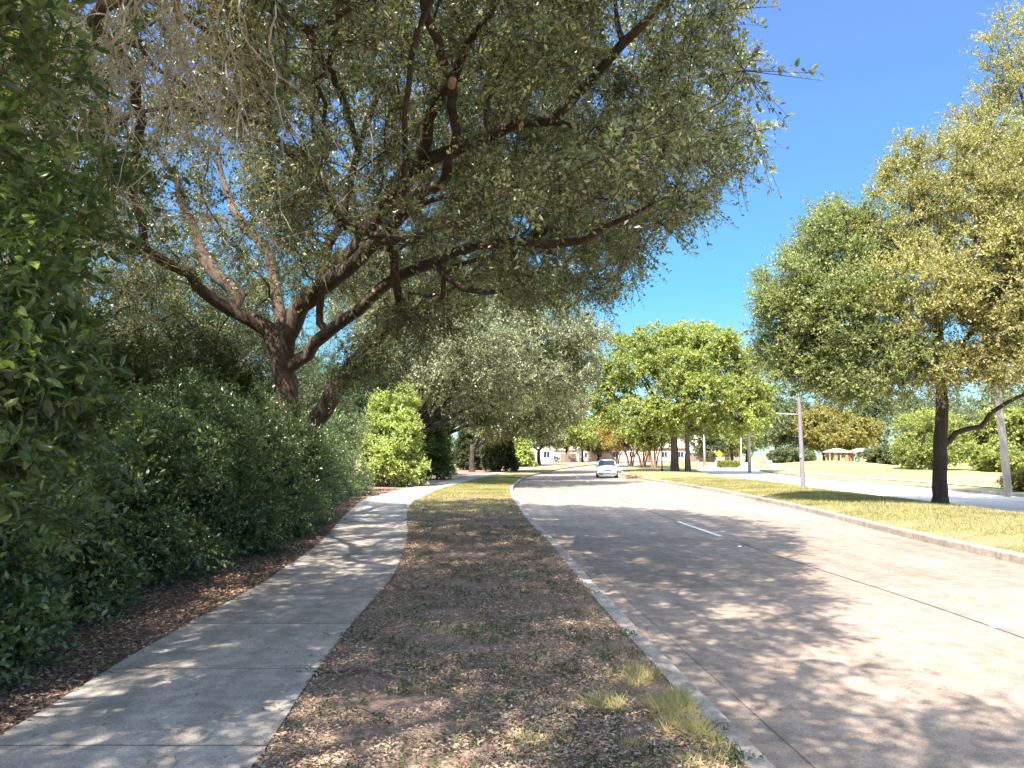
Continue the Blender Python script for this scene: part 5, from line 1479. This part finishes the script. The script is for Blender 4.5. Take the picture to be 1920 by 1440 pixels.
# ------------------------------------------------------------------ car
M['car_paint'] = plain('silver_white_paint', (0.62, 0.65, 0.66), 0.22, 0.25, var=0.02, spec=0.6)
M['car_white'] = plain('white_car_paint', (0.8, 0.8, 0.8), 0.25, 0.0, var=0.02, spec=0.6)
M['car_glass'] = plain('car_glass', (0.012, 0.022, 0.028), 0.25, var=0.02, spec=0.25)
M['black_plastic'] = plain('black_plastic', (0.03, 0.03, 0.03), 0.6)
M['tyre'] = plain('tyre_rubber', (0.02, 0.02, 0.02), 0.85)
M['rim'] = plain('alloy', (0.5, 0.5, 0.5), 0.35, 0.8)
M['headlight'] = plain('headlight_lens', (0.75, 0.77, 0.78), 0.1, var=0.05, spec=0.8)
def car(loc, rz, label, paint='car_paint', sc=1.0, group='cars coming along the road'):
    """crossover; nose toward -y, y from 0 (nose) to 4.4"""
    root = empty('car', loc, rz, label, 'car', group)
    root.scale = (sc,)*3
    # body loft: stations along y with lower half-width, shoulder half-width, heights
    st = [ # y, z_low, half_low, z_belt, half_belt, z_top, half_top
        (0.00, 0.38, 0.62, 0.60, 0.64, 0.68, 0.58),
        (0.10, 0.25, 0.80, 0.68, 0.80, 0.80, 0.66),
        (0.45, 0.22, 0.88, 0.80, 0.87, 0.93, 0.72),
        (1.00, 0.22, 0.90, 0.92, 0.89, 1.03, 0.76),
        (1.35, 0.22, 0.90, 0.98, 0.90, 1.07, 0.78),
        (2.60, 0.22, 0.90, 1.00, 0.90, 1.08, 0.80),
        (3.70, 0.22, 0.89, 1.02, 0.89, 1.10, 0.80),
        (4.25, 0.28, 0.86, 1.02, 0.84, 1.10, 0.76),
        (4.40, 0.40, 0.80, 0.95, 0.78, 1.02, 0.70)]
    vs = []; fs = []
    for (y, zl, hl, zb, hb, zt, ht) in st:
        prof = [(-hl*0.9, zl), (-hl, zl+0.12), (-hb, (zl+zb)/2), (-hb, zb-0.04), (-ht-0.03, zb+0.03), (-ht*0.6, zt), (0, zt+0.03), (ht*0.6, zt), (ht+0.03, zb+0.03), (hb, zb-0.04), (hb, (zl+zb)/2), (hl, zl+0.12), (hl*0.9, zl)]
        vs += [(p[0], y, p[1]) for p in prof]
    m = 13
    for i in range(len(st)-1):
        for k in range(m):
            k2 = (k+1) % m
            fs.append((i*m+k, i*m+k2, (i+1)*m+k2, (i+1)*m+k))
    fs.append(tuple(range(m-1, -1, -1))); fs.append(tuple((len(st)-1)*m+k for k in range(m)))
    MB().add(vs, fs).build('body', M[paint], root, True)
    # cabin: glasshouse and roof
    ca = [(1.15, 1.02, 0.76), (1.95, 1.50, 0.63), (3.5, 1.52, 0.63), (4.15, 1.08, 0.74)]
    v = []
    for (y, z, w) in ca: v += [(-w, y, z), (w, y, z)]
    gl = MB().add([(-0.76,1.15,1.00),(0.76,1.15,1.00),(0.61,1.95,1.50),(-0.61,1.95,1.50)], [(0,1,2,3)])
    gl.build('windshield', M['car_glass'], root)
    MB().add([(-0.74,4.2,1.08),(0.74,4.2,1.08),(0.60,3.6,1.50),(-0.60,3.6,1.50)], [(3,2,1,0)]).build('rear_window', M['car_glass'], root)
    for s_ in (-1, 1):
        MB().add([(s_*0.80,1.25,1.04),(s_*0.80,4.1,1.08),(s_*0.645,3.6,1.50),(s_*0.645,1.98,1.50)], [(0,1,2,3) if s_ > 0 else (3,2,1,0)]).build('side_window', M['car_glass'], root)
        MB().tube([(s_*0.79,1.13,1.02),(s_*0.64,1.95,1.51)], [0.04,0.035], 6).build('pillar', M[paint], root, True)
    rf = MB().add([(-0.64,1.92,1.50),(-0.5,1.98,1.56),(0,2.0,1.585),(0.5,1.98,1.56),(0.64,1.92,1.50),(-0.64,3.62,1.50),(-0.5,3.6,1.56),(0,3.62,1.585),(0.5,3.6,1.56),(0.64,3.62,1.50)],
        [(0,1,6,5),(1,2,7,6),(2,3,8,7),(3,4,9,8),(0,4,3,2,1),(5,6,7,8,9),(0,5,9,4)])
    rf.build('roof', M[paint], root, True)
    # front details
    MB().box(-0.34,0.34,-0.03,0.02,0.60,0.70).build('grille', M['black_plastic'], root, bevel=0.02)
    MB().box(-0.72,0.72,-0.012,0.12,0.29,0.42).build('lower_grille', M['black_plastic'], root, bevel=0.03)
    MB().box(-0.76,0.76,0.0,0.15,0.22,0.285).build('skid_plate', M['rim'], root, bevel=0.01)
    MB().box(-0.16,0.16,-0.045,-0.014,0.44,0.55).build('licence_plate', M['white_tag'], root)
    for s_ in (-1, 1):
        MB().add([(s_*0.46,0.005,0.62),(s_*0.80,0.14,0.66),(s_*0.84,0.42,0.80),(s_*0.62,0.16,0.80),(s_*0.46,0.03,0.71),
                  (s_*0.46,0.2,0.62),(s_*0.78,0.3,0.66),(s_*0.78,0.5,0.78),(s_*0.60,0.35,0.78),(s_*0.46,0.2,0.70)],
                 [(0,1,2,3,4),(0,5,6,1),(1,6,7,2),(2,7,8,3),(3,8,9,4),(4,9,5,0)]).build('headlight', M['headlight'], root)
        mr = MB().box(min(s_*0.86,s_*1.04), max(s_*0.86,s_*1.04), 1.32,1.44,1.02,1.18).build('mirror', M[paint], root, bevel=0.03)
        for wy in (0.85, 3.45):
            ty = MB().tube([(s_*0.70,wy,0.34),(s_*0.72,wy,0.34),(s_*0.91,wy,0.34),(s_*0.93,wy,0.34)], [0.31,0.34,0.34,0.31], 20).build('wheel', M['tyre'], root, True)
            MB().tube([(s_*0.925,wy,0.34),(s_*0.94,wy,0.34)], [0.22,0.19], 14).build('rim', M['rim'], ty, True)
            ar = MB()
            vs = []
            for k in range(13):
                q = math.pi*k/12
                vs += [(s_*0.902, wy+0.38*math.cos(q), 0.34+0.38*math.sin(q)), (s_*0.902, wy+0.43*math.cos(q), 0.34+0.43*math.sin(q)), (s_*0.86, wy+0.38*math.cos(q), 0.34+0.38*math.sin(q))]
            fs = []
            for k in range(12): fs += [(3*k,3*k+1,3*k+4,3*k+3),(3*k,3*k+3,3*k+5,3*k+2)]
            ar.add(vs, fs).build('wheel_arch', M['black_plastic'], root)
    return root
cx, cy = gp(1122.5, 893, -0.15+float(rise(66)))
car((cx, 66.5, -0.146+float(rise(66.5))), -0.10, 'silver white crossover car driving toward the camera')
# parked cars by the far houses
car((X(1050, 185), 185, float(rise(185))), 1.5, 'dark blue parked car by the board fence, left of the two thin trunks', 'window_glass', 1.0, 'parked cars by the far houses')

# heap of brush at the median nose
x, y = gp(1184, 897)
g = np.random.default_rng(901)
mb = MB()
for i in range(60):
    a = g.uniform(0, 6.28); r = g.uniform(0, 0.55)*1.0
    p = np.array([r*math.cos(a)*1.6, r*math.sin(a)*0.5, g.uniform(0, 0.28)])
    d = rand_dir(1, g)[0]*np.array([1, 0.6, 0.4])*g.uniform(0.15, 0.5)
    mb.tube([p-d, p, p+d+np.array([0, 0, g.uniform(-.05, .08)])], [0.022, 0.018, 0.008], 5)
o = mb.build('brush_heap', M['myrtle_bark'], smooth_faces=True); o.location = (x, y, 0.02)
tag(o, 'low heap of brown brushwood at the tip of the median right of the car', 'brush heap')
